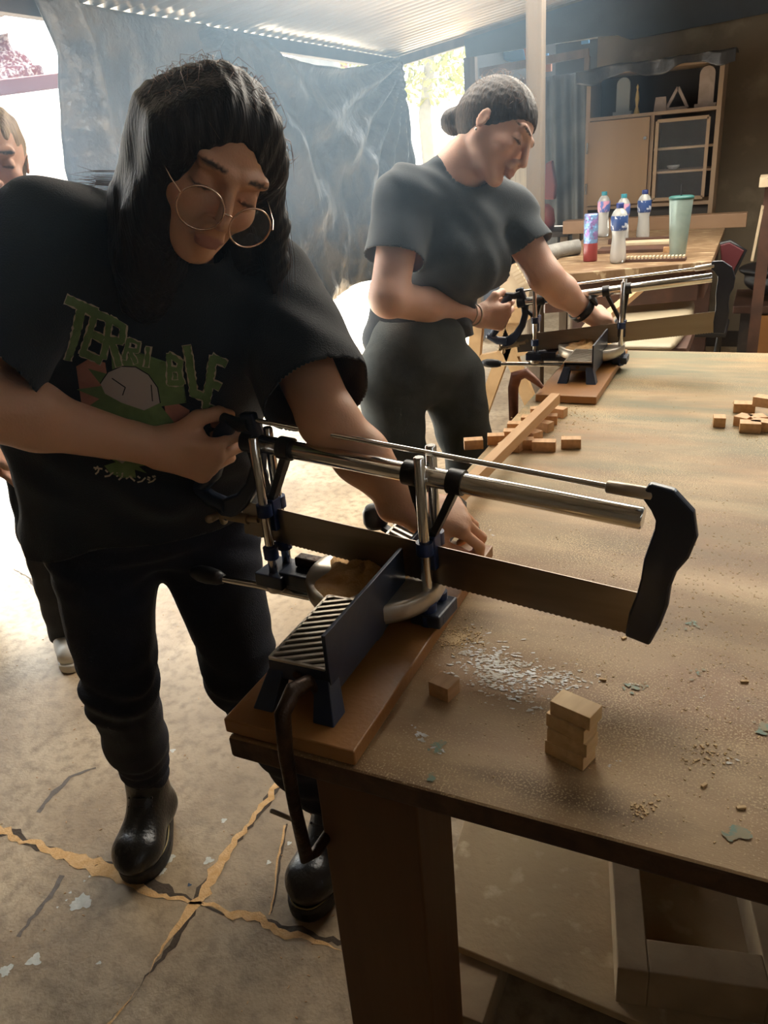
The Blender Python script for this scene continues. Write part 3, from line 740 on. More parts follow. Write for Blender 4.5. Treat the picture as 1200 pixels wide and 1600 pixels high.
labs = ['leftmost pine block touching the long stick on the table edge','short block half hidden left of the long stick','cubelike block standing against the long stick','pale block beside the split one at the foot of the heap','small split block beside the pale one','long low block second from the right in front of the heap','lone block farthest right in front of the heap','block left of the long stick near the table edge','largest block at the far right of the heap, turned askew','block just below the askew far one in the heap','tilted block in the middle of the heap','small dark-sided block standing on end beside the stick','block under the right side of the long stick','topmost block left of the long stick','small block against the stick at the back of the heap','farthest small block against the stick','block hidden mostly under the long stick']
for i, (x, y, a, s) in enumerate(far):
    p = PZ(x, y, TZ); block((p.x, p.y), (.042*s, .024, .022), a+.1, labs[i], 'offcut blocks heaped by the long stick')
rt = [(1123,665,.1,.6,0),(1162,643,.05,1.1,0),(1171,674,.05,1.0,0),(1161,664,1.1,.8,0),(1182,664,.4,.8,0),(1192,672,-.25,1.2,0),(1196,650,-.35,1.3,.023)]
labs = ['little block lying alone left of the right-hand heap','farthest block of the right-hand heap','nearest block of the right-hand heap','block behind the nearest one in the right-hand heap','block in the middle of the right-hand heap','low block at the right frame edge under a larger one','larger block lying on top of the right-hand heap']
for i, (x, y, a, s, dz) in enumerate(rt):
    p = PZ(x, y, TZ); block((p.x, p.y), (.042*s, .030, .022), a, labs[i], 'offcut blocks at the right of the table', z=TZ+dz)
# long pine stick lying from the near saw along the table
def stick(a, b, w, h, label, m=M_pine, name='pine_stick'):
    a, b = Vector(a), Vector(b); c = (a+b)/2; o = MB().bar(a, b, w, h).build(name, m, None, bevel=.0008); return tag(o, label, 'wood stick')
# ================================================================== MITRE SAWS
def mitre_saw(P0, yaw, sc, tilt, label, where, dslide=0):
    """P0 = point of the front-left guide rod at board level; yaw = turn of the blade plane about Z"""
    root = thing('mitre_saw', label, 'saw', P0)
    D = Vector((math.cos(yaw), math.sin(yaw), 0)); N = Vector((-D.y, D.x, 0)); Z = Vector((0,0,1))
    V = Vector((0,1,0)); U = Vector((1,0,0))            # bed axes: length along Y
    P0 = Vector(P0)
    def L(s, n, w): return P0 + D*(s*sc) + N*(n*sc) + Z*(w*sc)      # blade-plane coordinates
    piv = L(.185, .009, 0)                                            # turntable centre
    def B(u, v, w): return piv + U*(u*sc) + V*(v*sc) + Z*(w*sc)      # bed coordinates
    # ---- bed: two bridge-like castings with ribbed tops and fences, leg pairs at the ends
    h = .0548; u0, u1 = -.045, .036
    for sgn, v0, v1 in ((-1, -.235, -.083), (1, .083, .25)):
        va, vb = (v0, v1)
        bed = MB(); top = h
        e = v0 if sgn < 0 else v1; i_ = v1 if sgn < 0 else v0
        # skirt and deck
        bed.box(B((u0+u1)/2, (v0+v1)/2, top-.004), (sc*(u1-u0), sc*(v1-v0), sc*.008))
        for uu in (u0+.003, u1-.003): bed.box(B(uu, (v0+v1)/2, top-.014), (sc*.006, sc*(v1-v0), sc*.016))
        bed.box(B((u0+u1)/2, e-sgn*.003, top-.012), (sc*(u1-u0), sc*.006, sc*.022))
        bo = bed.build('bed_casting', M_bluemetal, root, bevel=.0012*sc)
        # legs: splayed outwards
        for uu, du in ((u0+.009, -.008), (u1-.010, .012)):
            lg = MB(); a = B(uu, e-sgn*.012, top-.012); b = B(uu+du, e+sgn*.012, -.0)
            w0, w1 = .020*sc, .028*sc; X = Vector((1,0,0)); Y = Vector((0,1,0))
            vs = [a-X*w0/2-Y*.012*sc, a+X*w0/2-Y*.012*sc, a+X*w0/2+Y*.012*sc, a-X*w0/2+Y*.012*sc,
                  b-X*w1/2-Y*.015*sc, b+X*w1/2-Y*.015*sc, b+X*w1/2+Y*.015*sc, b-X*w1/2+Y*.015*sc]
            lg.add(vs, [(0,1,2,3),(7,6,5,4),(0,4,5,1),(1,5,6,2),(2,6,7,3),(3,7,4,0)])
            lg.build('leg', M_bluemetal, root, bevel=.0015*sc)
        # ribbed alloy deck
        rb = MB(); rb.box(B((u0+u1)/2-.002, (v0+v1)/2, top+.0004), (sc*(u1-u0-.010), sc*(v1-v0-.006), sc*.0010), mi=1)
        ua, ub = u0+.002, u1-.004
        va_, vb_ = v0+.002, v1-.002
        k = -.10
        while k < .26:                                    # diagonal ribs clipped to the deck
            pts = []
            s0 = va_+k
            a2 = Vector((ua, s0, 0)); b2 = Vector((ub, s0+(ub-ua)*-.55*sgn, 0))
            d = b2-a2
            t0, t1 = 0.0, 1.0
            for lo_, hi_, p_, q_ in ((va_, vb_, a2.y, d.y),):
                if abs(q_) > 1e-9:
                    x0, x1 = (lo_-p_)/q_, (hi_-p_)/q_
                    if x0 > x1: x0, x1 = x1, x0
                    t0, t1 = max(t0, x0), min(t1, x1)
            if t1-t0 > .06:
                A = a2+d*t0; C = a2+d*t1
                rb.bar(B(A.x, A.y, top+.0022), B(C.x, C.y, top+.0022), .0042*sc, .0030*sc)
            k += .0135
        for uu in (ua, ub): rb.bar(B(uu, va_, top+.0022), B(uu, vb_, top+.0022), .0035*sc, .003*sc)
        for vv in (va_, vb_): rb.bar(B(ua, vv, top+.0022), B(ub, vv, top+.0022), .0035*sc, .003*sc)
        rb.build('ribbed_deck', [M_cast, M_crack], root, label='ribbed bare metal deck')
        bt = MB(); bt.cyl(B(u0+.040, e+sgn*.0005, top-.012), B(u0+.040, e+sgn*.003, top-.012), .0055*sc); bt.build('bolt', M_rust, root, label='rusty bolt head')
        # fence plate on the far side (+u)
        f = MB(); uf = u1
        inner = -.010 if sgn < 0 else .012
        poly = [(v0+ (0 if sgn<0 else -.0), -.030), (v0, .048), (inner-.0 if sgn<0 else v1-.05, .048), (inner if sgn<0 else v1, -.010 if sgn<0 else .02), (inner if sgn<0 else v1, -.030)] if sgn < 0 else \
               [(inner, -.004), (inner, .046), (v1-.055, .046), (v1, .004), (v1, -.030), (v0, -.030), (v0, -.004)]
        if sgn < 0: poly = [(v0, -.036), (v0, .050), (inner-.002, .050), (inner, .010), (inner, -.002), (v1, -.006), (v1, -.036)]
        Mx = frame(V, Z, U, B(uf, 0, h)); Mx = Mx @ Matrix.Diagonal((sc, sc, sc, 1))
        f.prism(poly, Mx, .005)
        f.build('fence', M_bluemetal, root, bevel=.0008*sc, label='upright dark fence plate')
    # centre casting and turntable
    c = MB(); c.lathe([(0,.004),(.080,.004),(.098,.012),(.100,.034),(.103,.040),(.103,.0535),(.098,.0550),(.0,.0550)], B(0,0,0), seg=48) if False else None
    c = MB(); r_ = sc
    c.lathe([(0,.018*r_),(.082*r_,.018*r_),(.096*r_,.026*r_),(.1*r_,.034*r_),(.1*r_,.0520*r_),(.097*r_,.0545*r_),(.090*r_,.0535*r_),(0,.0535*r_)], B(-.012,0,0), seg=48)
    tt_ = c.build('turntable', M_cast, root, label='round alloy turntable dusted with sawdust')
    c = MB()
    for vv in (-.085,.085): c.box(B(-.004, vv, .026), (sc*.07, sc*.02, sc*.040))
    c.box(B(-.004, 0, .012), (sc*.06, sc*.19, sc*.020)); c.build('bridge', M_bluemetal, root, bevel=.001)
    # heap of sawdust on the turntable
    sdm = MB(); rr = random.Random(5); nr, ns = 10, 40; vs = [tuple(B(-.03, .0, .068))]
    for i in range(1, nr+1):
        for k in range(ns):
            a = 2*PI*k/ns; R = (i/nr)*(.078+.012*math.sin(a*3+1)+.006*math.sin(a*7))
            hgt = .0535+.016*(1-(i/nr))**.8*(.8+.3*math.sin(a*4+i)) + .001*rr.random()
            if i == nr: hgt = .0530
            vs.append(tuple(B(-.030+R*math.cos(a)*.82, R*math.sin(a)*1.05, hgt)))
    fs = [(0, 1+k, 1+(k+1)%ns) for k in range(ns)] + [(1+(i*ns)+k, 1+((i+1)*ns)+k, 1+((i+1)*ns)+(k+1)%ns, 1+(i*ns)+(k+1)%ns) for i in range(nr-1) for k in range(ns)]
    sdm.add(vs, fs, 0, True)
    tag(sdm.build('sawdust_pile', M_dust), 'small heap of orange sawdust on the turntable of the %s saw' % where, 'sawdust', kind='stuff')
    # ---- swing arm with guide-rod sockets
    a = MB(); a.bar(L(-.01,.009,.010), L(.285,.009,.010), .040*sc, .014*sc)
    a.box(L(-.002,.009,.016), (.050*sc,.062*sc,.022*sc), Matrix((D,N,Z)).transposed())
    a.box(L(.040,.010,.020), (.055*sc,.045*sc,.022*sc), Matrix((D,N,Z)).transposed())
    a.build('swing_arm', M_bluemetal, root, bevel=.002*sc)
    a = MB(); a.box(L(.050,.020,.040), (.045*sc,.020*sc,.016*sc), Matrix((D,N,Z)).transposed()); a.build('index_stop', M_rust, root, bevel=.003)
    a = MB(); a.box(L(.262,.009,.010), (.045*sc,.060*sc,.020*sc), Matrix((D,N,Z)).transposed()); a.build('rod_socket', M_bluemetal, root, bevel=.003*sc)
    # lever
    a = MB(); a.tube([L(.11,.006,-.012), L(.01,.004,-.013), L(-.045,.003,-.012), L(-.118,-.002,-.012)], .0062*sc, 12); lv = a.build('lever', M_chrome, root, label='chrome lever rod')
    g = MB(); ax_ = (L(-.20,-.006,-.008)-L(-.11,-.002,-.012)).normalized()
    g.lathe([(0,0),(.008*sc,.0),(.0125*sc,.012*sc),(.0145*sc,.032*sc),(.0135*sc,.048*sc),(.009*sc,.062*sc),(.004*sc,.067*sc),(0,.068*sc)], L(-.112,-.002,-.012), ax_, 18); g.build('lever_grip', M_blackp, lv, label='black lever grip')
    # ---- guide rods in two pairs
    for s_ in (0.0, .262):
        for n_ in (-.007, .027):
            r = MB(); r.rod(L(s_, n_, .0), L(s_, n_, .243+(.004 if n_ > 0 else 0)), .0072*sc); ro = r.build('guide_rod', M_chrome, root)
        zt_ = .130 if s_ == 0 else .115
        for w_ in ((zt_, .060) if s_ == 0 else (zt_, .022)):
            c = MB()
            for n_ in (-.007, .027): c.cyl(L(s_, n_, w_-.009), L(s_, n_, w_+.009), .0115*sc)
            c.box(L(s_-.010, .010, w_), (.006*sc,.034*sc,.014*sc), Matrix((D,N,Z)).transposed())
            c.build('rod_clip', M_blueplastic, root, bevel=.001*sc, label='blue plastic rod clip')
        c = MB()
        for n_ in (-.007,.027): c.lathe([(0,-.004*sc),(.013*sc,-.004*sc),(.0145*sc,0),(.0145*sc,.016*sc),(.011*sc,.019*sc),(.0085*sc,.020*sc)], L(s_, n_, -.001), seg=18)
        c.build('rod_foot', M_blueplastic if s_ > 0 else M_cast, root)
    # ---- frame saw, tilted
    fx0 = L(-.060+dslide, .0, .0); ct, st = math.cos(tilt), math.sin(tilt)
    base = .075 if tilt < 0 else .024
    FA = (D*ct + Z*st); FB = (Z*ct - D*st); O = fx0 + Z*(base*sc) + N*(.010*sc)
    FM = frame(FA, FB, FA.cross(FB), O) @ Matrix.Diagonal((sc, sc, sc, 1))
    def F(a, b, n=0): return O + FA*(a*sc) + FB*(b*sc) + N*(n*sc)
    bl = MB(); poly = [(0,.0),(0,.055),(.60,.060),(.607,.0)]
    nT = 170; teeth = [(.607-.607*i/nT, -.0012 if i % 2 else .0002) for i in range(1, nT)]
    bl.prism(poly[::1]+teeth, FM, .0014); blo = bl.build('saw_blade', M_steel, root, label='long grey steel blade')
    x = MB(); x.cyl(F(.035,.034,-.002), F(.035,.034,.002), .006*sc); x.build('blade_pin', M_brass, blo)
    # main tube and saddles
    t = MB(); t.rod(F(.045,.156), F(.585,.156), .0132*sc, 28); tu = t.build('frame_tube', M_chrome, root, label='thick chrome frame tube')
    for s_, zt_ in ((0.0,.130),(.262,.115)):
        cpt = L(s_, .010, zt_)
        a0 = s_+.060-dslide
        for da in (-.030, .033):
            v = MB(); p = F(a0+da, .156)
            dirv = (cpt-p); 
            v.tube([F(a0+da-.010,.156), F(a0+da+.010,.156)], .0165*sc, 22)
            v.build('tube_collar', M_blackp, root, bevel=.0008)
            v = MB(); pts = [p+Vector((0,0,-.006*sc)), p.lerp(cpt,.35)+Vector((0,0,-.004*sc)), p.lerp(cpt,.8), cpt+Z*.004]
            for q, w in zip(range(len(pts)-1), (.017,.015,.013)): v.bar(pts[q], pts[q+1], .010*sc, w*sc, up=N)
            v.build('slide_bracket', M_blackp, root, bevel=.001)
        v = MB(); v.box(cpt-Z*.012*sc, (.022*sc,.020*sc,.050*sc), Matrix((D,N,Z)).transposed()); v.build('slide_block', M_blueplastic, root, bevel=.002)
    # tension rod and sleeve
    t = MB(); t.cyl(F(.035,.190), F(.555,.187), .0036*sc, seg=10); t.build('tension_rod', M_chrome, root, label='thin chrome tension rod')
    t = MB(); t.rod(F(.540,.187), F(.592,.1875), .0075*sc, 16); t.build('tension_sleeve', M_cast, root)
    # bow end
    e = MB(); e.ribbon([(.583,.193),(.603,.184),(.618,.168),(.622,.148),(.618,.126),(.611,.104),(.609,.080),(.608,.055),(.603,.028),(.598,-.004)],
                       [.018,.036,.043,.046,.045,.038,.034,.037,.038,.030], FM, .012*1)
    e.build('bow_end', M_bluemetal, root, bevel=.003*sc, label='curved dark bow end')
    # handle: guard, grip, horn, wing nut
    e = MB(); e.ribbon([(.030,.200),(.033,.178),(.042,.150),(.040,.118),(.026,.085),(.004,.058),(-.024,.038),(-.040,.022)],
                       [.024,.028,.026,.021,.021,.024,.034,.022], FM, .016)
    hd = e.build('handle', M_bluemetal, root, bevel=.004*sc, label='dark blue D-shaped handle')
    e = MB(); e.tube([F(.034,.182), F(.012,.178), F(-.015,.184), F(-.042,.196)], [.014*sc,.0125*sc,.0105*sc,.006*sc], 14, flat=.8); e.ball(F(-.042,.196), .006*sc); e.build('handle_horn', M_blackp, root)
    e = MB(); e.tube([F(.0,.182), F(-.022,.160), F(-.036,.125), F(-.050,.092), F(-.072,.070), F(-.088,.062)], [.012*sc,.0135*sc,.014*sc,.0135*sc,.012*sc,.009*sc], 16)
    e.tube([F(-.088,.062), F(-.060,.045), F(-.030,.040)], [.010*sc,.013*sc,.013*sc], 14); e.ball(F(-.088,.062), .0105*sc)
    e.build('grip', M_bluemetal, root)
    e = MB(); e.cyl(F(-.046,.022), F(.010,.026), .0085*sc, seg=14); e.cyl(F(.004,.026), F(.030,.030), .006*sc, seg=12)
    for k in range(3):
        a_ = k*2*PI/3+.5; w = FB*math.cos(a_)+N*math.sin(a_); e.tube([F(-.046,.022), F(-.050,.022)+w*.020*sc], [.0055*sc,.0065*sc], 10); e.ball(F(-.051,.022)+w*.021*sc, .0066*sc)
    e.build('wing_nut', M_brass, root, label='brass wing nut')
    return F, L, B, FA, FB, N
def mdf(px, z, label, **k):
    P = [PZ(x, y, z) for x, y in px]; return P
# near board
for nm, x0, x1, y0, y1, lab in (('saw_board', -.519, -.346, .572, 1.083, 'orange mdf board clamped to the near table corner under the closest saw'),
                                 ('saw_board', -.492, -.337, 1.925, 2.43, 'orange mdf board at the far end of the table under the second saw')):
    th = .0200; zb = TZ+.0012
    o = MB().box(((x0+x1)/2, (y0+y1)/2, zb+th/2), (x1-x0, y1-y0, th)).build(nm, M_board, None, bevel=.0022); tag(o, lab, 'board')
BZ = TZ+.0213
nearS = mitre_saw((-.622, .868, BZ), -.0847, 1.0, -.064, 'large near mitre saw on the board clamped to the table corner', 'near')
farS = mitre_saw((-.578, 2.262, BZ), .02, .93, .118, 'second mitre saw at the far end of the table beside the bun-haired woman', 'far')
_b = PZ(588, 822, .745); _m = MB(); _m.lathe([(0,0),(.017,0),(.021,.008),(.021,.026),(.015,.036),(0,.039)], _b); _m.bar(_b+Vector((0,0,.006)), nearS[2](-.035,.16,.022), .012, .008); _m.build('length_stop', M_blackp, bpy.data.objects['mitre_saw'])
# long stick running from the near saw, raised on the bed
stick(tuple(PZ(700,790,.735)), tuple(PZ(868,622,.745)), .022, .024, 'long pale pine stick running from the near saw along the table edge')
stick(tuple(PZ(935,505,.80)), tuple(PY(1003,448,2.95)), .028, .020, 'pale stick held in the far saw by the woman with a bun')
# ---- clamps
def g_clamp(p, dirv, h, r, label, group=None, jaw=.07):
    root = thing('g_clamp', label, 'clamp', p); p = Vector(p); d = Vector(dirv).normalized(); Z = Vector((0,0,1))
    pts = [p+d*jaw+Z*.004, p+d*jaw*.8+Z*.032, p+d*jaw*.35+Z*.042, p+Z*.028, p-d*.006-Z*.02, p-d*.006-Z*h*.5, p-Z*(h-.01), p+d*jaw*.3-Z*h, p+d*jaw-Z*h]
    MB().tube(pts, [r*.9,r*1.15,r*1.3,r*1.35,r*1.2,r*1.05,r*1.15,r*1.2,r*1.3], 14, flat=.7).build('clamp_frame', M_rust, root)
    q = p+d*jaw
    MB().cyl(q-Z*(h+.05), q-Z*.038, r*.55, seg=12).build('screw', M_steel, root)
    MB().cyl(q-Z*.040, q-Z*.034, r*1.3, seg=16).build('pad', M_rust, root)
    return root, q
rt_, q = g_clamp((PZ(458,1150,.715).x, .560, .728), (0.05,1,0), .20, .0078, 'dark rusty g-clamp gripping the front of the near saw board')
tq = Vector((q.x, q.y, .715-.17-.045)); tl = PD(425,1266, (PY(465,1285,.60)-CAM).dot(fwd)); 
MB().rod(PY(423,1266,.60), PY(468,1285,.63), .0032, 10).build('tommy_bar', M_steel, rt_, label='thin steel tommy bar')
M_rust2 = mat('red_brown_clamp_paint', (.26,.10,.05), .5, col2=(.18,.065,.035), scale=30, bump=.4)
r2 = thing('table_clamp', 'red-brown clamp pressing the left corner of the far saw board', 'clamp', (-.53,1.94,.715))
c = PZ(848,608,.722)
MB().tube([c+Vector((0,0,.004)), c+Vector((-.018,.002,.020)), c+Vector((-.045,.004,.040)), c+Vector((-.072,.006,.030)), c+Vector((-.080,.006,.0)), c+Vector((-.080,.006,-.12)), c+Vector((-.055,.006,-.14)), c+Vector((-.03,.006,-.14))], [.006,.011,.016,.017,.014,.012,.012,.011], 14, flat=.8).build('clamp_frame', M_rust2, r2)
MB().cyl(c+Vector((-.03,.006,-.19)), c+Vector((-.03,.006,-.062)), .006, seg=10).build('screw', M_steel, r2)
# ================================================================== SECOND BENCH AND WHAT STANDS ON IT
BZ2 = .82
M_bw = mat('worn_bench_top', (.26,.165,.09), .45, col2=(.18,.105,.055), scale=5, stretch=(1,4,1), col3=(.45,.33,.2), s3=12, bump=.6)
M_bd = mat('dark_red_brown_timber', (.10,.045,.028), .6, col2=(.06,.03,.02), scale=8, bump=.5)
bn = thing('workbench', 'second workbench behind the far saw holding the bottles and the tumbler', 'workbench', (-.5, 4.0, 0))
P = [PZ(838,432,BZ2), PZ(1112,408,BZ2), PZ(1133,356,BZ2), PZ(925,362,BZ2)]
n = 4; M = MB().add(P+[p+Vector((0,0,-.035)) for p in P], [(3,2,1,0)[::-1],(4,5,6,7)[::-1]]+[(i,(i+1)%4,4+(i+1)%4,4+i) for i in range(4)])
M.build('bench_top', M_bw, bn, bevel=.003)
fl_, fr_, br_, bl_ = P
for name, a, b in (('apron', fl_, fr_), ('apron', fr_, br_)):
    d = (b-a).normalized(); nn = Vector((-d.y, d.x, 0)); dz = Vector((0,0,-.095))
    MB().bar(a+d*.04+nn*.03+dz, b-d*.04+nn*.03+dz, .022, .115).build(name, M_bd, bn)
for q, dx, dy in ((fl_,.06,.62),(fr_,-.06,.62),(br_,-.10,-.12),(bl_,.10,-.12)):
    MB().box((q.x+dx, q.y+dy, (BZ2-.036)/2), (.07,.07,BZ2-.036)).build('leg', M_bd, bn)
# ledge of timber behind
q0, q1 = PY(872,352,4.75), PY(1167,334,4.75); zt_ = (q0.z+q1.z)/2
M_led = mat('rail_timber', (.36,.22,.13), .6, col2=(.26,.15,.08), scale=7, stretch=(.2,1,1))
rl = thing('trestle_rail', 'long timber rail on posts standing behind the second bench', 'rail', ((q0.x+q1.x)/2, 4.8, 0))
MB().bar(Vector((q0.x,4.92,zt_-.035)), Vector((q1.x,4.92,zt_-.035)), .10, .072).build('rail', M_led, rl, bevel=.003)
for x in (q0.x+.15, q1.x-.2): MB().box((x, 4.92, (zt_-.072)/2), (.05,.07,zt_-.072)).build('post', M_bd, rl)
# water bottles
M_pet = mat('milky_clear_bottle', (.80,.80,.76), .18, trans=.55, bump=.3, bscale=60)
M_lab = mat('blue_bottle_label', (.03,.07,.22), .4, col2=(.55,.60,.70), scale=38, thr=(.56,.6)); M_lab2 = mat('pink_blue_bottle_label', (.10,.16,.42), .4, col2=(.62,.30,.42), scale=30, thr=(.5,.54))
M_capb = mat('navy_cap', (.02,.035,.16), .4); M_capt = mat('teal_cap', (.03,.22,.28), .4)
def bottle(loc, h, lab, capm, label):
    r = thing('water_bottle', label, 'bottle', loc, 'plastic water bottles on the second bench'); s = h/.23; L = Vector(loc)
    pr = [(0,.002),(.022,.0),(.030,.004),(.0325,.02),(.031,.05),(.0275,.085),(.0265,.105),(.030,.130),(.0325,.148),(.0325,.178),(.031,.186),(.024,.200),(.014,.210),(.0125,.216),(.0125,.220),(0,.220)]
    b = MB().lathe([(a*s, z*s) for a, z in pr], L+Vector((0,0,.0008)), seg=24).build('bottle_body', M_pet, r)
    MB().lathe([(.0300*s,.128*s),(.0318*s,.131*s),(.0336*s,.150*s),(.0336*s,.180*s),(.0322*s,.184*s)], L, seg=24).build('wrap_label', lab, r)
    MB().lathe([(0,.212*s),(.0148*s,.212*s),(.0150*s,.214*s),(.0150*s,.229*s),(.0138*s,.231*s),(0,.231*s)], L, seg=18).build('bottle_cap', capm, r)
bottle(tuple(PZ(965,411,BZ2)), .235, M_lab, M_capb, 'front water bottle with a navy label, nearest on the second bench')
bottle(tuple(PZ(1004,374,BZ2)), .232, M_lab, M_capb, 'water bottle with a navy label standing right of the others')
bottle(tuple(PZ(942,370,BZ2)), .225, M_lab2, M_capt, 'leftmost water bottle with a pink and blue label and teal cap')
bottle(tuple(PZ(972,377,BZ2)), .222, M_lab2, M_capt, 'teal-capped water bottle half hidden behind the front one')
M_tumb = mat('pale_teal_metal', (.36,.47,.44), .35, .2, col2=(.30,.41,.38), scale=20); M_tdk = mat('dark_teal_lid', (.03,.12,.11), .35)
q = PZ(1058,402,BZ2); r = thing('tumbler', 'tall pale teal tumbler with a lid and black straw', 'tumbler', q); s = .232/.20
MB().lathe([(0,0),(.026*s,0),(.028*s,.004),(.040*s,.19*s),(.041*s,.200*s),(.038*s,.202*s),(0,.202*s)], q+Vector((0,0,.0008)), seg=28).build('tumbler_body', M_tumb, r)
MB().lathe([(0,.198*s),(.0425*s,.198*s),(.0425*s,.206*s),(.036*s,.209*s),(0,.209*s)], q, seg=28).build('lid', M_tdk, r)
MB().cyl(q+Vector((0,0,.10)), q+Vector((-.002,0,.285)), .0035, seg=8).build('straw', M_blackp, r)
M_irid = mat('iridescent_lilac_foil', (.34,.22,.50), .25, .6, col2=(.25,.45,.75), scale=40, thr=(.45,.55), bump=2, bscale=120); M_irr = mat('red_liquid', (.30,.05,.05), .3)
q = PZ(922,408,BZ2); r = thing('drink_can', 'tall iridescent lilac can with a red foot left of the bottles', 'can', q)
MB().lathe([(0,0),(.028,0),(.030,.004),(.030,.075)], q+Vector((0,0,.0008)), seg=24).build('can_foot', M_irr, r, label='dark red lower part')
MB().lathe([(.030,.075),(.030,.188),(.028,.194),(0,.194)], q, seg=24).build('can_body', M_irid, r)
# hose
mb = MB(); M_hose = mat('grey_ribbed_hose', (.34,.33,.30), .5, col2=(.24,.23,.21), scale=20)
a, b = PZ(905,398,BZ2)+Vector((0,0,.035)), PZ(852,404,BZ2)+Vector((.02,-.06,.03)); pts = []; rs = []
for i in range(101):
    t = i/100; pts.append(a.lerp(b, t)+Vector((0,.03*math.sin(t*3),0))); rs.append(.030+.0045*(1 if (i//2) % 2 else -1))
mb.tube(pts, rs, 14); single('dust_hose', mb, M_hose, 'grey ribbed extraction hose lying on the second bench', 'hose')
# boards lying on the bench
M_lt = mat('pale_strip', (.62,.50,.34), .6, col2=(.5,.38,.24), scale=10)
for i, (x, y, l, w, h, dz, m, lab) in enumerate(((995,392,.34,.14,.014,0,M_bd,'dark board lying behind the front water bottle'),(1005,386,.26,.10,.012,.0145,M_lt,'pale board on top of the dark board behind the bottles'),(1000,379,.30,.05,.022,.0,M_bd,'dark strip of timber behind the boards on the second bench'))):
    p = PZ(x, y, BZ2); o = MB().box((0,0,0), (l,w,h)).build('loose_board', m, None, bevel=.001); o.location = (p.x, p.y, BZ2+h/2+dz+.0005); o.rotation_euler = (0,0,.04*i); tag(o, lab, 'board')
p = PZ(1024,408,BZ2); r = thing('stick_tray', 'long tray of short pale sticks at the front edge of the second bench', 'tray', (p.x,p.y,BZ2))
MB().box((p.x, p.y, BZ2+.006), (.24,.05,.011)).build('tray_base', M_bd, r, bevel=.001)
for k in range(16): MB().box((p.x-.11+.0147*k, p.y, BZ2+.0165), (.008,.042,.009)).build('short_stick', M_lt, r)
p = PZ(1043,402,BZ2); tag(MB().box((p.x, p.y-.01, BZ2+.0325), (.035,.022,.022)).build('pine_block', M_block, None, bevel=.001), 'single block lying on the tray of sticks beside the tumbler', 'wood block')
# ---- cream upholstered bench seat behind the far saw
M_cream2 = mat('cream_vinyl', (.40,.33,.22), .5, col2=(.34,.275,.18), scale=3)
st = thing('padded_bench', 'low bench with a rounded cream padded seat behind the far saw', 'bench', (-.52, 3.10, 0)); zs = .635
S = SDF(); S.cone((-.60,3.36,zs-.032), (-.26,3.36,zs-.032), .032, .032, .01, w=(0,1,0), sw=14.0); V, F = S.mesh(.010); V[:,2] = np.clip(V[:,2], zs-.050, zs)
np_obj('seat_pad', V, F, M_cream2, st)
MB().box((-.43, 3.30, zs-.0715), (.44,.60,.041)).build('seat_rail', M_bd, st)
for x, y, m in ((-.29,3.03,M_bd),(-.25,3.20,M_blackp),(-.60,3.03,M_bd),(-.60,3.55,M_blackp)):
    MB().box((x, y, (zs-.093)/2), (.085 if m is M_bd else .05,.045,zs-.093)).build('leg', m, st)
# ---- sawhorse of yellow timber, and ribbed board on it
M_yp = mat('yellow_pine_timber', (.50,.32,.15), .6, col2=(.38,.23,.10), scale=9, bump=.4)
sh = thing('sawhorse', 'yellow pine sawhorse with splayed legs seen past the bun-haired woman', 'sawhorse', (-1.05, 3.1, 0)); Yh = 3.0
MB().bar(PY(742,497,Yh), PY(824,489,Yh), .07, .055).build('top_beam', M_yp, sh)
for a, b in (((776,500),(828,625)),((806,500),(770,600)),((746,505),(738,600))):
    p = PY(*a, Yh); q = PY(*b, Yh); d = (q-p); q = p+d*((p.z-.001)/(p.z-q.z)); MB().bar(p, q, .05, .032, up=(0,1,0)).build('leg', M_yp, sh)
MB().bar(PY(746,562,Yh), PY(828,545,Yh), .03, .035).build('cross_brace', M_yp, sh)
mb = MB(); c = PY(806,430,2.985); 
for k in range(9):
    a = PY(797+k*3.2, 398+k*5.2, 2.985); b = PY(786+k*3.2, 404+k*5.2, 2.985); mb.bar(a, b, .012, .010)
P_ = [PY(x, y, 3.005) for x, y in ((797,392),(828,440),(822,488),(778,491),(784,404))]; nn = 5
mb.add(P_+[p+Vector((0,.012,0)) for p in P_], [tuple(range(5)), tuple(range(9,4,-1))]+[(i,(i+1)%5,5+(i+1)%5,5+i) for i in range(5)])
cr_ = thing('ribbed_crate', 'pale crate end with slatted ribs standing on the sawhorse behind the woman', 'crate', (c.x, 3.005, .74))
mb.build('crate_end', M_lt, cr_)
# ---- wall cabinet
cb_ = thing('cabinet', 'tall open cabinet with one beige door and a glazed frame against the plaster wall', 'cabinet', PY(1010,300,5.2))
Yf = 5.12; xA, xB = PY(917,250,Yf).x, PY(1116,250,Yf).x; zT = PY(1010,103,Yf).z; Yd = 5.47
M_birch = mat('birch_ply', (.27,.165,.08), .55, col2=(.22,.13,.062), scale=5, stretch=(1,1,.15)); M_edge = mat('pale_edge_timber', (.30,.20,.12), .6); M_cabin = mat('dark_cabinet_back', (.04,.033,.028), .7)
def cbox(n, x0, x1, z0, z1, y0, y1, m, par=cb_, **k): return MB().box(((x0+x1)/2,(y0+y1)/2,(z0+z1)/2), (x1-x0,y1-y0,z1-z0)).build(n, m, par, **k)
cbox('side_panel', xA-.012, xA+.012, 0, zT, Yf, Yd, M_edge); cbox('side_panel', xB-.012, xB+.012, 0, zT, Yf, Yd, M_edge)
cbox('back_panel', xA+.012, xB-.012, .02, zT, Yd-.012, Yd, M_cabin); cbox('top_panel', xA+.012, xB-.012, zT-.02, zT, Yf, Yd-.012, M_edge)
zS = PY(1010,176,Yf).z; xM = PY(1016,250,Yf).x; zB = PY(1010,318,Yf).z
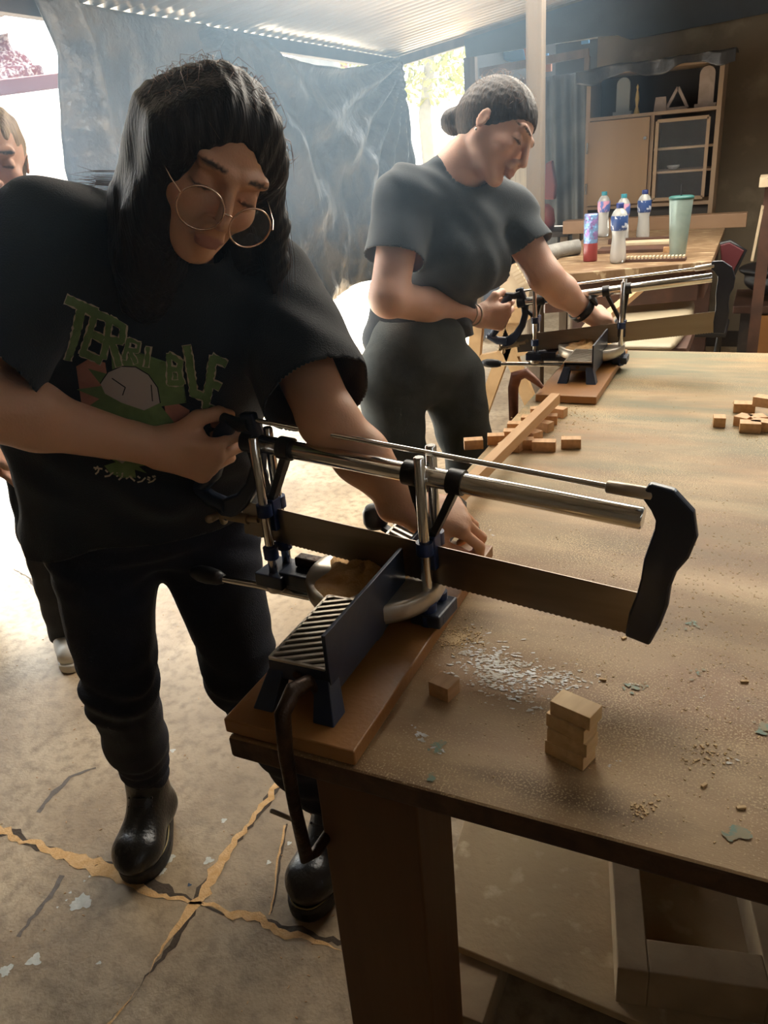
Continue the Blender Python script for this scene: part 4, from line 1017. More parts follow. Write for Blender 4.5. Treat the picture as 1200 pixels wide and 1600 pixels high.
cbox('shelf', xA+.012, xB-.012, zS-.018, zS, Yf, Yd-.012, M_edge); cbox('shelf', xA+.012, xB-.012, zB-.02, zB, Yf, Yd-.012, M_edge)
cbox('divider', xM-.010, xM+.010, zB, zS-.018, Yf, Yd-.012, M_edge)
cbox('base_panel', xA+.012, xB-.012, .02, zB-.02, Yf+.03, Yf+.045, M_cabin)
dr = cbox('door', xA+.006, xM-.012, zB+.004, zS-.022, Yf-.018, Yf-.001, M_birch, label='beige birch door')
for z in (zB+.10, zS-.16): MB().cyl((xA+.004, Yf-.022, z-.03), (xA+.004, Yf-.022, z+.03), .006, seg=8).build('hinge', M_chrome, dr)
MB().cyl((xM-.032, Yf-.019, zS-.13), (xM-.032, Yf-.034, zS-.13), .009, seg=12).build('knob', M_chrome, dr)
gx0, gx1, gz0, gz1 = xM+.030, xB-.045, zB+.02, zS-.05
gd = MB()
for (a, b) in (((gx0,gz0),(gx0,gz1)),((gx1,gz0),(gx1,gz1)),((gx0,gz0),(gx1,gz0)),((gx0,gz1),(gx1,gz1))): gd.bar((a[0],Yf-.012,a[1]), (b[0],Yf-.012,b[1]), .018, .016, up=(0,1,0))
g0 = gd.build('glazed_door', M_edge, cb_, label='pale frame of the glazed door')
for z in (gz0+(gz1-gz0)*.36, gz0+(gz1-gz0)*.66): cbox('inner_shelf', xM+.012, xB-.014, z-.012, z, Yf+.02, Yd-.012, M_edge)
mb = MB(); mb.box(((gx0+gx1)/2, Yf-.012, (gz0+gz1)/2), (gx1-gx0-.016, .003, gz1-gz0-.016)); mb.build('pane', M_lens, g0)
q = Vector((PY(1048,263,Yf).x, 5.25, gz0+(gz1-gz0)*.36)); single('white_dish', MB().lathe([(0,.002),(.02,.001),(.034,.016),(.036,.026),(.032,.024),(.0,.008)], q), M_pet, 'small white dish on the shelf behind the glazed door', 'dish')
# black plastic draped on top
mb = MB(); xx0, xx1 = PY(903,120,Yf).x, PY(1150,90,Yf).x; nx, ny = 60, 14; vs = []
for j in range(ny+1):
    for i in range(nx+1):
        u, v = i/nx, j/ny; x = xx0+(xx1-xx0)*u
        if v < .45: y = Yd-.02-(Yd-Yf+.05)*(v/.45); z = zT+.012+.012*noise.noise(Vector((x*9, y*9, 1)))+ .022*u
        else: y = Yf-.055-.015*math.sin(u*22); z = zT+.012-(v-.45)/.55*(.065+.02*math.sin(u*15)-.01*u)+.022*u+.004*math.sin(u*40)
        vs.append((x, y, z))
mb.add(vs, [(j*(nx+1)+i, j*(nx+1)+i+1, (j+1)*(nx+1)+i+1, (j+1)*(nx+1)+i) for j in range(ny) for i in range(nx)], 0, True)
single('plastic_cover', mb, mat('dark_plastic_film', (.030,.030,.032), .35, col2=(.05,.048,.045), scale=9, bump=2, bscale=30), 'black plastic sheet draped over the top of the cabinet', 'cover', solid=.002)
# ornaments on the open shelf
M_orn = mat('pale_ornament_wood', (.42,.32,.25), .5, col2=(.33,.25,.19), scale=18); M_och = mat('ochre_paint', (.55,.36,.10), .5); M_orng = mat('grey_green_ornament', (.25,.26,.24), .5)
def orn(name, px, w, h, lab, cat, m=M_orn, fn=None):
    q = Vector((PY(px, 170, Yf).x, 5.24, zS+.0005)); mb = MB(); fn(mb, q, w, h); return single(name, mb, m, lab, cat)
def arch(mb, q, w, h):
    poly = [(-w/2,.02),(w/2,.02),(w/2,h-w/2)]+[(w/2*math.cos(a*PI/12), h-w/2+w/2*math.sin(a*PI/12)) for a in range(13)]+[(-w/2,h-w/2)]
    mb.prism(poly, frame(Vector((1,0,0)), Vector((0,0,1)), Vector((0,-1,0)), q), .025); mb.box(q+Vector((0,0,.01)), (w*1.4,.06,.02))
def tri(mb, q, w, h):
    a, b, c = q+Vector((-w/2,0,.008)), q+Vector((w/2,0,.008)), q+Vector((0,0,h)); 
    for s_, e_ in ((a,b),(b,c),(c,a)): mb.bar(s_, e_, .03, .016)
def smallbox(mb, q, w, h): mb.box(q+Vector((0,0,h/2)), (w,.05,h), taper=.8)
def figure(mb, q, w, h): mb.lathe([(0,0),(w*.5,0),(w*.45,.01),(w*.2,h*.25),(w*.34,h*.5),(w*.22,h*.72),(w*.12,h*.8),(w*.2,h*.9),(0,h)], q, seg=14)
orn('arched_plaque', 968, .075, .195, 'grey-green arched plaque at the left of the cabinet shelf', 'plaque', M_orng, arch)
orn('slim_bottle', 990, .035, .155, 'slim ochre-topped bottle beside the left plaque on the cabinet shelf', 'bottle', M_och, figure)
orn('wooden_block_ornament', 1028, .070, .075, 'squat wooden box ornament in the middle of the cabinet shelf', 'ornament', M_orn, smallbox)
orn('wooden_triangle', 1054, .115, .115, 'open wooden triangle standing on the cabinet shelf', 'ornament', M_orn, tri)
orn('arched_figure', 1099, .080, .205, 'pale arched wooden piece at the right end of the cabinet shelf', 'ornament', M_orn, arch)
# ---- things at the right edge
q = PZ(1150,560,0)
M_obr = mat('orange_brown_board', (.42,.19,.06), .55, col2=(.30,.13,.04), scale=7)
cbn = thing('storage_chest', 'brown wooden chest with an orange board front at the right edge', 'chest', (.12, 4.6, 0))
x0 = PY(1143,500,4.5).x; zc = PY(1165,478,4.5).z
MB().box((x0+.30, 4.75, zc-.02), (.60,.5,.04)).build('lid', M_bd, cbn, bevel=.004)
MB().box((x0+.32, 4.75, (zc-.04)/2), (.56,.44,zc-.04)).build('chest_body', M_darkw, cbn)
MB().box((x0+.30, 4.515, (zc-.06)/2+.02), (.38,.03,zc-.08)).build('front_board', M_obr, cbn, label='orange-brown front board')
S = SDF(); c = np.array((x0+.24, 4.70, zc+.10)); S.ell(c, (.20,.16,.085), None, .03); S.ell(c+np.array((0,0,.055)), (.235,.18,.04), None, .02); S.ell(c+np.array((.02,0,.10)), (.14,.12,.055), None, .03)
V, F = S.mesh(.010, lambda P: folds(P, (((.7,.3,.3),35),((.2,.6,.7),42)), .004), .008); V[:,2] = np.maximum(V[:,2], zc+.0006)
tag(np_obj('black_bag', V, F, M_blackp), 'lumpy shiny black bag on the chest at the right edge', 'bag')
sx = PY(1187,350,4.3).x
shf = thing('shelf_unit', 'dark upright shelving end with a pale top board at the right edge', 'shelf', (sx+.2, 4.35, 0))
ztp = PY(1188,292,4.2).z
MB().box((sx+.03, 4.3, ztp/2), (.05,.22,ztp)).build('side_panel', M_bd, shf); MB().box((sx+.28, 4.3, ztp+.02), (.60,.30,.038)).build('top_board', M_lt, shf)
MB().bar((sx-.015,4.2,.72), (sx+.005,4.2,ztp-.08), .012, .02, up=(0,1,0)).build('edge_strip', M_lt, shf); MB().box((sx+.50, 4.3, ztp/2), (.05,.22,ztp)).build('side_panel', M_bd, shf)
S = []; M_fan = mat('dark_red_chair_back', (.10,.02,.025), .5)
Yc = 4.0; P_ = [PY(x, y, Yc) for x, y in ((1125,383),(1140,379),(1163,392),(1148,420),(1140,440),(1128,420))]; 
fc = thing('folding_chair', 'black folding chair with a dark red back beside the second bench', 'chair', (P_[4].x, Yc, 0)); nn = len(P_)
MB().add(P_+[p+Vector((0,.03,0)) for p in P_], [tuple(range(nn)), tuple(range(2*nn-1,nn-1,-1))]+[(i,(i+1)%nn,nn+(i+1)%nn,nn+i) for i in range(nn)]).build('backrest', M_fan, fc, bevel=.004)
zq = P_[4].z; mb = MB(); mb.tube([P_[0]+Vector((0,.02,0)), P_[1]+Vector((0,.02,0)), P_[2]+Vector((0,.02,0)), P_[4]+Vector((0,.02,0)), Vector((P_[4].x-.02, Yc, .42)), Vector((P_[4].x-.06, Yc+.15, .001))], .012, 8); mb.build('tube_frame', M_blackp, fc)
MB().box((P_[4].x-.12, Yc+.12, .42), (.26,.30,.03)).build('seat', M_blackp, fc, bevel=.008); 
for dx in (-.22,-.02): MB().bar((P_[4].x+dx, Yc+.02, .405), (P_[4].x+dx, Yc+.22, .001), .02, .02).build('leg', M_blackp, fc)
# ================================================================== PEOPLE
M_skin = mat('skin', (.42,.22,.145), .5, attr='tint', sss=.12, bump=.25, bscale=300)
M_hair1 = mat('dark_brown_hair', (.010,.007,.006), .5, col2=(.022,.014,.010), scale=90, stretch=(1,1,.08), bump=1.5, bscale=220, spec=.25)
M_hair2 = mat('brown_pulled_back_hair', (.022,.014,.010), .5, col2=(.05,.030,.018), scale=120, stretch=(1,.3,.3), bump=1.5, bscale=220, spec=.25)
M_hair3 = mat('dark_blonde_hair', (.16,.10,.055), .42, col2=(.34,.24,.13), scale=120, stretch=(1,1,.1), bump=1.5, bscale=200)
M_denim = mat('dark_navy_denim', (.004,.006,.015), .85, col2=(.007,.010,.022), scale=30, bump=.8, bscale=500)
M_jean2 = mat('charcoal_denim', (.075,.085,.080), .85, col2=(.055,.062,.060), scale=12, bump=.8, bscale=400)
M_tee1 = mat('black_cotton', (.009,.010,.012), .9, bump=.6, bscale=450, sheen=.1)
M_tee2 = mat('haze_tinted_cotton', (.042,.053,.062), .9, bump=.6, bscale=450, sheen=.2)  # dark cotton; the bluish lift puts haze into its colour
M_boot = mat('black_leather', (.012,.011,.010), .28, bump=.5, bscale=160, spec=.6)
M_sole = mat('black_rubber_sole', (.015,.014,.013), .5)
M_stitch = mat('yellow_welt_stitch', (.38,.30,.14), .6)
def v3(*a): return np.array(a, float)
def add_hand(s, Wp, X, Y, left=False, a=(45,80,45), spread=1.0, scale=1.0, thumb=None, k=.0028, thumb_t=(.55,.55)):
    """hand at wrist Wp; X towards the knuckles, Y towards the thumb; fingers curl towards the palm (-Z)"""
    X = nrm(X); Y = np.asarray(Y,float); Y = nrm(Y-X*(Y@X)); Z = np.cross(X, Y)*(-1 if left else 1)
    def P(x, y, z): return np.asarray(Wp)+(X*x+Y*y+Z*z)*scale
    s.cone(P(-.03,0,0), P(.012,0,0), .0215*scale, .021*scale, .01, w=Y, sw=1.28)
    for y0, y1, r0, r1 in ((.016,.026,.0145,.0125),(.004,.009,.0155,.0135),(-.008,-.009,.0150,.0128),(-.018,-.026,.0135,.0115)):
        s.cone(P(.010,y0,0), P(.082-.004*abs(y1-.009)*60,y1,0), r0*scale, r1*scale, .012)
    s.cone(P(.018,.020,-.008), P(.050,.030,-.014), .016*scale, .012*scale, .012)
    seg = [((.078,.030),(.044,.026,.019),.0090),((.084,.0105),(.048,.030,.020),.0093),((.080,-.0095),(.044,.028,.020),.0089),((.071,-.0285),(.036,.022,.018),.0080)]
    tips = []
    for i, ((fx, fy), ln, r) in enumerate(seg):
        ang = 0; p = P(fx, fy, .001); d0 = nrm(X + Y*(.10*(1.5-i))*spread)
        aa = a[i] if hasattr(a[0], '__len__') else a
        for j in range(3):
            ang += math.radians(aa[j]); d = d0*math.cos(ang) - Z*math.sin(ang)
            q = p + d*ln[j]*scale; s.cone(p, q, r*(1-.10*j)*scale, r*(1-.10*(j+1))*scale, k if j or True else .01); 
            if j == 0: s.ell(p, np.array((r*1.15,r*1.05,r*1.05))*scale, (X,Y,Z), .006)
            p = q
        tips.append(p)
    t0 = P(.026,.024,-.010); th = thumb or ((.6,.62,-.5),(.85,.05,-.5),(.8,-.35,-.5))
    p = t0
    for j, (l, r0, r1) in enumerate(((.036,.0145,.0110),(.031,.0110,.0100),(.025,.0100,.0082))):
        d = th[j]; dd = nrm(X*d[0]+Y*d[1]+Z*d[2]); q = p+dd*l*scale; s.cone(p, q, r0*scale, r1*scale, .006); p = q
    return X, Y, Z
class Head:
    def __init__(h, c, g, up, sc=1.0):
        h.c = np.asarray(c,float); h.g = nrm(g); up = np.asarray(up,float); h.u = nrm(up-h.g*(up@h.g)); h.l = np.cross(h.u, h.g); h.s = sc
        h.ax = (h.g, h.l, h.u)
    def P(h, g, l, u): return h.c + (h.g*g + h.l*l + h.u*u)*h.s
    def R(h, *r): return np.array(r)*h.s
    def loc(h, V): q = (V-h.c)/h.s; return q@h.g, q@h.l, q@h.u
    def add(h, s):
        P, R, ax = h.P, h.R, h.ax
        s.ell(P(-.012,0,.012), R(.088,.071,.080), ax, .01)
        s.ell(P(.012,0,-.018), R(.068,.060,.070), ax, .02)
        s.ell(P(.030,0,-.060), R(.048,.046,.052), ax, .02)
        s.cone(P(.000,.046,-.055), P(.062,.012,-.100), .020*h.s, .015*h.s, .02); s.cone(P(.000,-.046,-.055), P(.062,-.012,-.100), .020*h.s, .015*h.s, .02)
        s.ell(P(.070,0,-.101), R(.014,.017,.014), ax, .014)
        for q in (1,-1):
            s.ell(P(.052,.037*q,-.040), R(.026,.022,.022), ax, .016)                      # cheek
            s.cone(P(.074,.040*q,.012), P(.082,.012*q,.008), .009*h.s, .009*h.s, .01)       # brow
            s.ell(P(.094,.031*q,-.013), R(.014,.0165,.010), ax, .012, sub=True)              # socket
            s.ell(P(.0705,.031*q,-.0135), R(.0135,.0140,.0125), ax, .003)                    # lid over the eye
            s.cone(P(.0835,.020*q,-.0165), P(.0800,.0435*q,-.0175), .0022*h.s, .0022*h.s, .002)   # lash line
            s.ell(P(-.004,.074*q,-.022), R(.014,.0050,.024), ax, .005); s.ell(P(-.001,.080*q,-.020), R(.008,.004,.016), ax, .004, sub=True)
            s.ell(P(.0915,.0105*q,-.049), R(.0085,.0065,.0065), ax, .005)                    # nostril wings
        s.cone(P(.082,0,.004), P(.105,0,-.043), .0072*h.s, .0095*h.s, .008)
        s.ell(P(.086,0,-.066), R(.012,.020,.014), ax, .012)
        s.ell(P(.0920,0,-.0715), R(.0060,.0225,.0045), ax, .004); s.ell(P(.0900,0,-.0800), R(.0070,.0190,.0052), ax, .004)
        s.cone(P(.101,-.016,-.0757), P(.101,.016,-.0757), .0016*h.s, .0016*h.s, .002, sub=True)
    def cols(h, V, base, lip=(.52,.24,.19), brow=(.05,.03,.022)):
        c = np.tile(np.array(base,float), (len(V),1)); g, l, u = h.loc(V)
        near = (abs(g) < .14) & (abs(l) < .10) & (abs(u) < .13)
        def blend(m, col):
            m = np.clip(m, 0, 1)[:,None]*near[:,None]; c[:] = c*(1-m)+np.array(col)*m
        blend((g > .08)*(1.15-np.hypot(l/.023, (u+.0757)/.0105))*3, lip)
        for q in (1,-1):
            blend((g > .05)*(1.1-np.hypot((l-q*.031)/.019, (u-.0115)/.0036))*3, brow)
            blend((g > .05)*(1.1-np.hypot((l-q*.032)/.014, (u+.0180)/.0030))*3, brow)
            blend((g > .05)*(1.1-np.hypot((l-q*.031)/.020, (u+.012)/.012))*.35, (base[0]*.6, base[1]*.5, base[2]*.5))
            blend((g > .04)*(1.1-np.hypot((l-q*.040)/.022, (u+.042)/.018))*.35, (base[0]*1.05, base[1]*.72, base[2]*.68))
        return c
def boot(parent, heel, toe, up=(0,0,1), s=1.0):
    """lace-up boot from the heel to the toe on the floor"""
    heel = np.array(heel,float); toe = np.array(toe,float); f = nrm(toe-heel); Z = v3(0,0,1); w = np.cross(Z, f); L = np.linalg.norm(toe-heel)
    def P(a, b, c): return heel + f*a*L + w*b + Z*c
    S = SDF(); S.cone(P(.20,0,.060), P(.22,0,.150), .040, .044, .02, w=w, sw=1.0); S.cone(P(.16,0,.062), P(.80,0,.056), .034, .035, .03, w=w, sw=1.25)
    S.ell(P(.78,0,.052), (.062*s,.049*s,.036), (f,w,Z), .02); S.cone(P(.25,0,.12), P(.55,0,.075), .036, .036, .02)
    V, F = S.mesh(.005); V = taubin(V, F, 2); V[:,2] = np.maximum(V[:,2], .030)
    bt = np_obj('boot', V, F, M_boot, parent)
    def outline(gr, n=44):
        o = []
        for i in range(n):
            a = 2*PI*i/n; x = math.cos(a); y = math.sin(a)
            lx = .5+.515*x; wd = (.040+.012*math.tanh((lx-.45)*4)) * (abs(y)**.8)*(1 if y > 0 else -1)
            o.append(P(lx, wd*(1+gr*.0)+math.copysign(gr,y)*(abs(y)**.5), 0)+f*gr*x)
        return o
    mb = MB(); n = 44; vs = []
    lv = [(0,.004),(.006,.006),(.024,.007),(.031,.004)]
    for z, g in lv:
        for p in outline(g): vs.append((p[0], p[1], z+.0005))
    fs = [tuple(range(n))[::-1], tuple(range(3*n,4*n))]+[(i*n+k, i*n+(k+1)%n, (i+1)*n+(k+1)%n, (i+1)*n+k) for i in range(3) for k in range(n)]
    mb.add(vs, fs, 0); mb.build('sole', M_sole, bt)
    mb = MB(); mb.tube([(p[0],p[1],.0325) for p in outline(.001)], .0016, 6, closed=True); mb.build('welt_stitch', M_stitch, bt, label='yellow welt stitching')
    mb = MB()
    for i in range(6):
        t = i/5; c = P(.56-.26*t, 0, .100+.075*t); c2 = c
        mb.tube([c+w*.020, c+Z*.010+f*.012, c-w*.020], .0018, 6)
        mb.ball(c+w*.024, .0028, 8); mb.ball(c-w*.024, .0028, 8)
    mb.build('laces', M_black, bt)
    return bt
def strands(name, parent, m, paths, r=.0006):
    mb = MB()
    for p in paths: mb.tube(p, [r*1.0]*(len(p)-1)+[r*.3], 3, cap=False)
    return mb.build(name, m, parent)

# ------------------------------------------------------------------ W1: long-haired woman at the near saw
p1 = thing('person', 'long-haired woman with round glasses and black printed t-shirt at the near saw', 'person', (-.92, .90, 0))
CR, CU, CB = np.array(cr), np.array(cu), -np.array(fwd)      # axes used once to read the pose off the picture
def cv(r, u, b): return CR*r + CU*u + CB*b
H1 = Head(PD(333,240,.935), cv(.40,-.70,.58), cv(.50,.66,.46), .945)
shR, shL = v3(-.865,.815,1.225), v3(-.675,1.03,1.135)
elR, wrR = v3(-.885,.615,1.075), v3(-.752,.790,.985)
elL = np.array(PD(512,655,1.08)); wrL = np.array(PD(640,795,1.135))
hipR, hipL = v3(-.99,.885,.765), v3(-.865,1.005,.755)
knR, knL = v3(-.985,.835,.455), v3(-.790,.945,.46)
anR, anL = v3(-1.077,.925,.115), v3(-.690,1.005,.105)
chest = v3(-.795,.935,1.10); belly = v3(-.895,.925,.90); pelv = v3(-.930,.940,.79); neckb = v3(-.735,.900,1.205)
sa = nrm(shL-shR)
S = SDF()
S.cone(pelv, belly, .115, .105, .03, w=sa, sw=1.35); S.cone(belly, chest, .105, .10, .03, w=sa, sw=1.45); S.cone(shR, shL, .052, .052, .04)
S.cone(neckb, H1.P(-.015,0,-.06), .052, .048, .03)
S.chain([shR, elR], [.050,.042], .02); S.chain([elR, elR*.6+wrR*.4, wrR], [.041,.041,.026], .015, w=(0,0,1), sw=1.05)
S.chain([shL, elL], [.048,.040], .02); S.chain([elL, elL*.6+wrL*.4, wrL], [.040,.039,.025], .015)
for a, b, c in ((hipR,knR,anR),(hipL,knL,anL)): S.cone(a, b, .078, .050, .02); S.cone(b, c, .048, .034, .02)
# right fist round the saw handle: thumb side up along the grip
Fn, Ln, Bn, FA_, FB_, NN_ = nearS
gtop, gbot = np.array(Fn(-.012,.175,-.0)), np.array(Fn(-.055,.085,0))
fdir = nrm(wrR-elR)
hx = nrm(cv(.93,-.24,-.26)); gy = nrm(gtop-gbot)
gc = (gtop+gbot)/2-CR*.012+CU*.004
hy = nrm(gy-hx*(gy@hx)); hz = np.cross(hx, hy)
wr1 = gc - hx*.078 + hz*.032
S.p = [p for p in S.p if not (p[0]=='c' and np.allclose(p[2], wrR))]
S.chain([elR, elR*.6+wr1*.4, wr1], [.041,.040,.0255], .015)
add_hand(S, wr1, hx, hy, False, a=((48,85,50),(52,85,50),(56,85,50),(60,85,50)), scale=1.05, thumb=((.55,.75,-.25),(.80,.15,-.55),(.65,-.35,-.7)))
# left hand holding the stick down behind the fence
hxl = nrm(np.array(PD(705,805,1.15))-wrL)
add_hand(S, wrL, hxl, nrm(v3(.25,-.8,-.35)), True, a=((30,40,30),(35,45,30),(40,45,30),(45,50,30)), scale=.98, thumb=((.8,.5,-.4),(.95,.1,-.3),(.95,-.1,-.3)))
H1.add(S)
V, F = S.mesh(.0036); V = taubin(V, F, 1)
def nails(V, c): return c
np_obj('body', V, F, M_skin, p1, cols=lambda V: H1.cols(V, (.70,.38,.225)))
# t-shirt
S = SDF()
hem = v3(-.935,.935,.70)
S.cone(v3(-.79,.93,1.125), v3(-.90,.93,.90), .128, .142, .03, w=sa, sw=1.42); S.cone(v3(-.90,.93,.90), hem, .142, .146, .03, w=sa, sw=1.40)
S.cone(shR, shL, .070, .068, .05); S.cone(neckb*.5+chest*.5, neckb+v3(.01,0,-.015), .095, .066, .04); S.cone(neckb+v3(0,0,-.02), shR, .06, .065, .05)
eR = shR + (elR-shR)*.95; eL = shL + (elL-shL)*.98
S.cone(shR, eR, .076, .088, .03); S.cone(shL, eL, .074, .082, .03)
S.ell(shR+v3(-.01,.02,.0), (.08,.08,.075), None, .04)
S.ell(H1.P(0,0,-.01), (.10,.10,.115), None, .005, sub=True) if False else None
def fold1(P):
    o = folds(P, (((.75,.4,.3),85),((.2,.6,.7),70),((.5,-.5,.7),52)), .0032)
    t = np.clip((1.0-P[:,2])/.3, 0, 1)
    return o*(.8+1.6*t) + .009*t*np.sin((P[:,0]*.7+P[:,1]*.7)*38+P[:,2]*5)
V, F = S.mesh(.0055, fold1, .012); V = taubin(V, F, 2)
axR = nrm(elR-shR); axL = nrm(elL-shL); hemn = nrm(v3(.0,.05,1))
def g1(V):
    d1 = (V-(shR+(elR-shR)*.80))@axR; d1 = np.where(np.linalg.norm(V-elR,axis=1) < .17, d1, -1)
    d2 = (V-(shL+(elL-shL)*.84))@axL; d2 = np.where(np.linalg.norm(V-elL,axis=1) < .135, d2, -1)
    d3 = .768+.012*np.sin(V[:,0]*20) - V[:,2]
    nk = H1.P(-.02,0,-.075)
    d4 = .062 - np.linalg.norm((V-(neckb+v3(.03,-.01,.03)))*np.array((1,1,.8)), axis=1)
    return np.maximum(np.maximum(d1, d2), np.maximum(d3, d4))
V1, F1 = clip_mesh(V, F, g1)
tee1 = np_obj('t_shirt', V1, F1, M_tee1, p1, solid=.003, offset=-1)
tree1 = BVHTree.FromPolygons([tuple(v) for v in V1], [tuple(f) for f in F1])
# jeans
S = SDF(); S.cone(v3(-.93,.935,.80), pelv, .122, .125, .03, w=sa, sw=1.25)
for a, b, c, e in ((hipR,knR,anR,0),(hipL,knL,anL,0)):
    S.cone(a, b, .098, .064, .03); S.cone(b, b*.5+c*.5, .064, .059, .02); S.cone(b*.5+c*.5, c+(b-c)*.12, .058, .044, .02)
def fold2(P):
    z = P[:,2]; kn = np.exp(-((z-.46)/.06)**2) + np.exp(-((z-.19)/.05)**2)*1.2 + np.exp(-((z-.72)/.06)**2)*.6
    return .0045*kn*np.sin(z*120+P[:,0]*40+3*np.sin(P[:,1]*25)) + .0018*np.sin(z*40+P[:,0]*30)
V, F = S.mesh(.005, fold2, .008); V = taubin(V, F, 1)
V, F = clip_mesh(V, F, lambda V: np.maximum(.128-V[:,2]+.005*np.sin(V[:,0]*50), V[:,2]-.88))
np_obj('jeans', V, F, M_denim, p1, solid=.003, offset=-1)
boot(p1, PZ(258,1272,0), PZ(214,1378,0)); boot(p1, v3(-.680,1.075,0), v3(-.655,.830,0))
# hair: cap plus long falls on both sides, grooved along its flow
S = SDF(); P, R = H1.P, H1.R
S.ell(P(-.016,0,.014), R(.095,.079,.087), H1.ax, .01)
S.ell(P(-.045,0,-.02), R(.070,.078,.085), H1.ax, .02)
def pt(x, y, t): return np.array(PD(x, y, t))
S.chain([P(.040,-.030,.062), P(.034,-.066,.010), pt(250,335,.95), pt(234,410,1.0), pt(228,465,1.04), pt(238,505,1.07)], [.022,.026,.038,.040,.032,.014], .03)
S.chain([P(-.03,-.055,.0), pt(232,320,1.0), pt(222,400,1.04), pt(235,460,1.06)], [.045,.042,.042,.022], .03)
S.chain([P(.038,.030,.064), P(.030,.064,.02), pt(412,290,1.0), pt(424,350,1.03), pt(430,410,1.06), pt(428,455,1.07)], [.020,.018,.020,.020,.015,.006], .02)
S.chain([P(-.02,.05,.0), pt(370,300,1.06), pt(375,390,1.09), pt(360,440,1.10)], [.045,.042,.035,.02], .03)
# the face stays free
S.ell(P(.088,0,-.040), R(.055,.0560,.088), H1.ax, .006, sub=True)
def groove(Hd, amp=.0022, fq=210):
    def f(Pn):
        g, l, u = Hd.loc(Pn); a = np.arctan2(l, u+.30)*1.0 + .25*np.sin(u*16+l*9)*.12
        return amp*np.sin(a*fq) + amp*.8*np.sin(a*fq*.37+g*20)
    return f
V, F = S.mesh(.0032, groove(H1, .0009, 120), .004)
np_obj('hair', V, F, M_hair1, p1)
M_wisp = mat('sunlit_brown_hair', (.20,.10,.06), .35, spec=.8)
rr = random.Random(3); paths = []
for i in range(260):      # flyaway hairs over the crown
    a = rr.uniform(-1.5,1.5); b = rr.uniform(-1.0,1.2)
    n0 = nrm(H1.u*math.cos(a)*math.cos(b*.7)+H1.l*math.sin(a)+H1.g*math.sin(b*.7)); q = P(-.016,0,.010)+n0*.080; t = nrm(np.cross(n0, v3(rr.uniform(-1,1),rr.uniform(-1,1),rr.uniform(-1,1))))
    l = rr.uniform(.012,.045); paths.append([q-n0*.004, q+n0*l*.35+t*l*.3, q+n0*l*.35+t*l*.8-v3(0,0,l*.25)])
strands('flyaway_hair', p1, M_wisp, paths, .00035)['kind'] = 'stuff'
paths = []
for i in range(34):       # reddish locks blown back over the shoulder
    y0 = rr.gauss(0,10); e = rr.uniform(.6,1.0)
    paths.append([pt(235,300+y0*.5,1.02), pt(190,285+y0,1.04), pt(150,283+y0*.9,1.05), pt(235-130*e,282+y0*1.1+rr.uniform(-6,12),1.06)])
for i in range(50):
    x0 = rr.gauss(0,5); paths.append([pt(432+x0,290,1.03), pt(440+x0,350,1.05), pt(443+x0*1.5,405,1.06), pt(437+x0*2,rr.uniform(430,480),1.07)])
strands('loose_locks', p1, M_wisp, paths, .00035)['kind'] = 'stuff'
# round glasses
M_gold = mat('rose_gold_wire', (.75,.52,.40), .25, 1); M_lens = mat('thin_clear_lens', (.8,.85,.9), .03, alpha=.10)
gl = MB(); ln = MB(); cs = []
for q in (1,-1):
    c = P(.108,.034*q,-.034); ring = []
    for i in range(36):
        a = 2*PI*i/36; ring.append(c + H1.l*math.cos(a)*.0265 + H1.u*math.sin(a)*.0245 - H1.g*.004*math.cos(a)*q)
    gl.tube(ring, .0011, 6, closed=True); cs.append(c)
    n = len(ring); ln.add([tuple(c)]+[tuple(x) for x in ring], [(0,1+i,1+(i+1)%n) for i in range(n)])
    gl.tube([c+H1.l*.027*q+H1.u*.008, P(.085,.070*q,-.022), P(.0,.080*q,-.012), P(-.015,.080*q,-.030)], .0011, 6)
    gl.tube([c-H1.l*.022*q-H1.u*.006, P(.100,.011*q,-.042)], .0007, 5)
gl.tube([cs[0]-H1.l*.0265+H1.u*.004, P(.112,0,-.028), cs[1]+H1.l*.0265+H1.u*.004], .0012, 6)
gls = gl.build('glasses', M_gold, p1, label='round thin gold-rimmed glasses')
ln.build('lens', M_lens, gls, solid=.001)

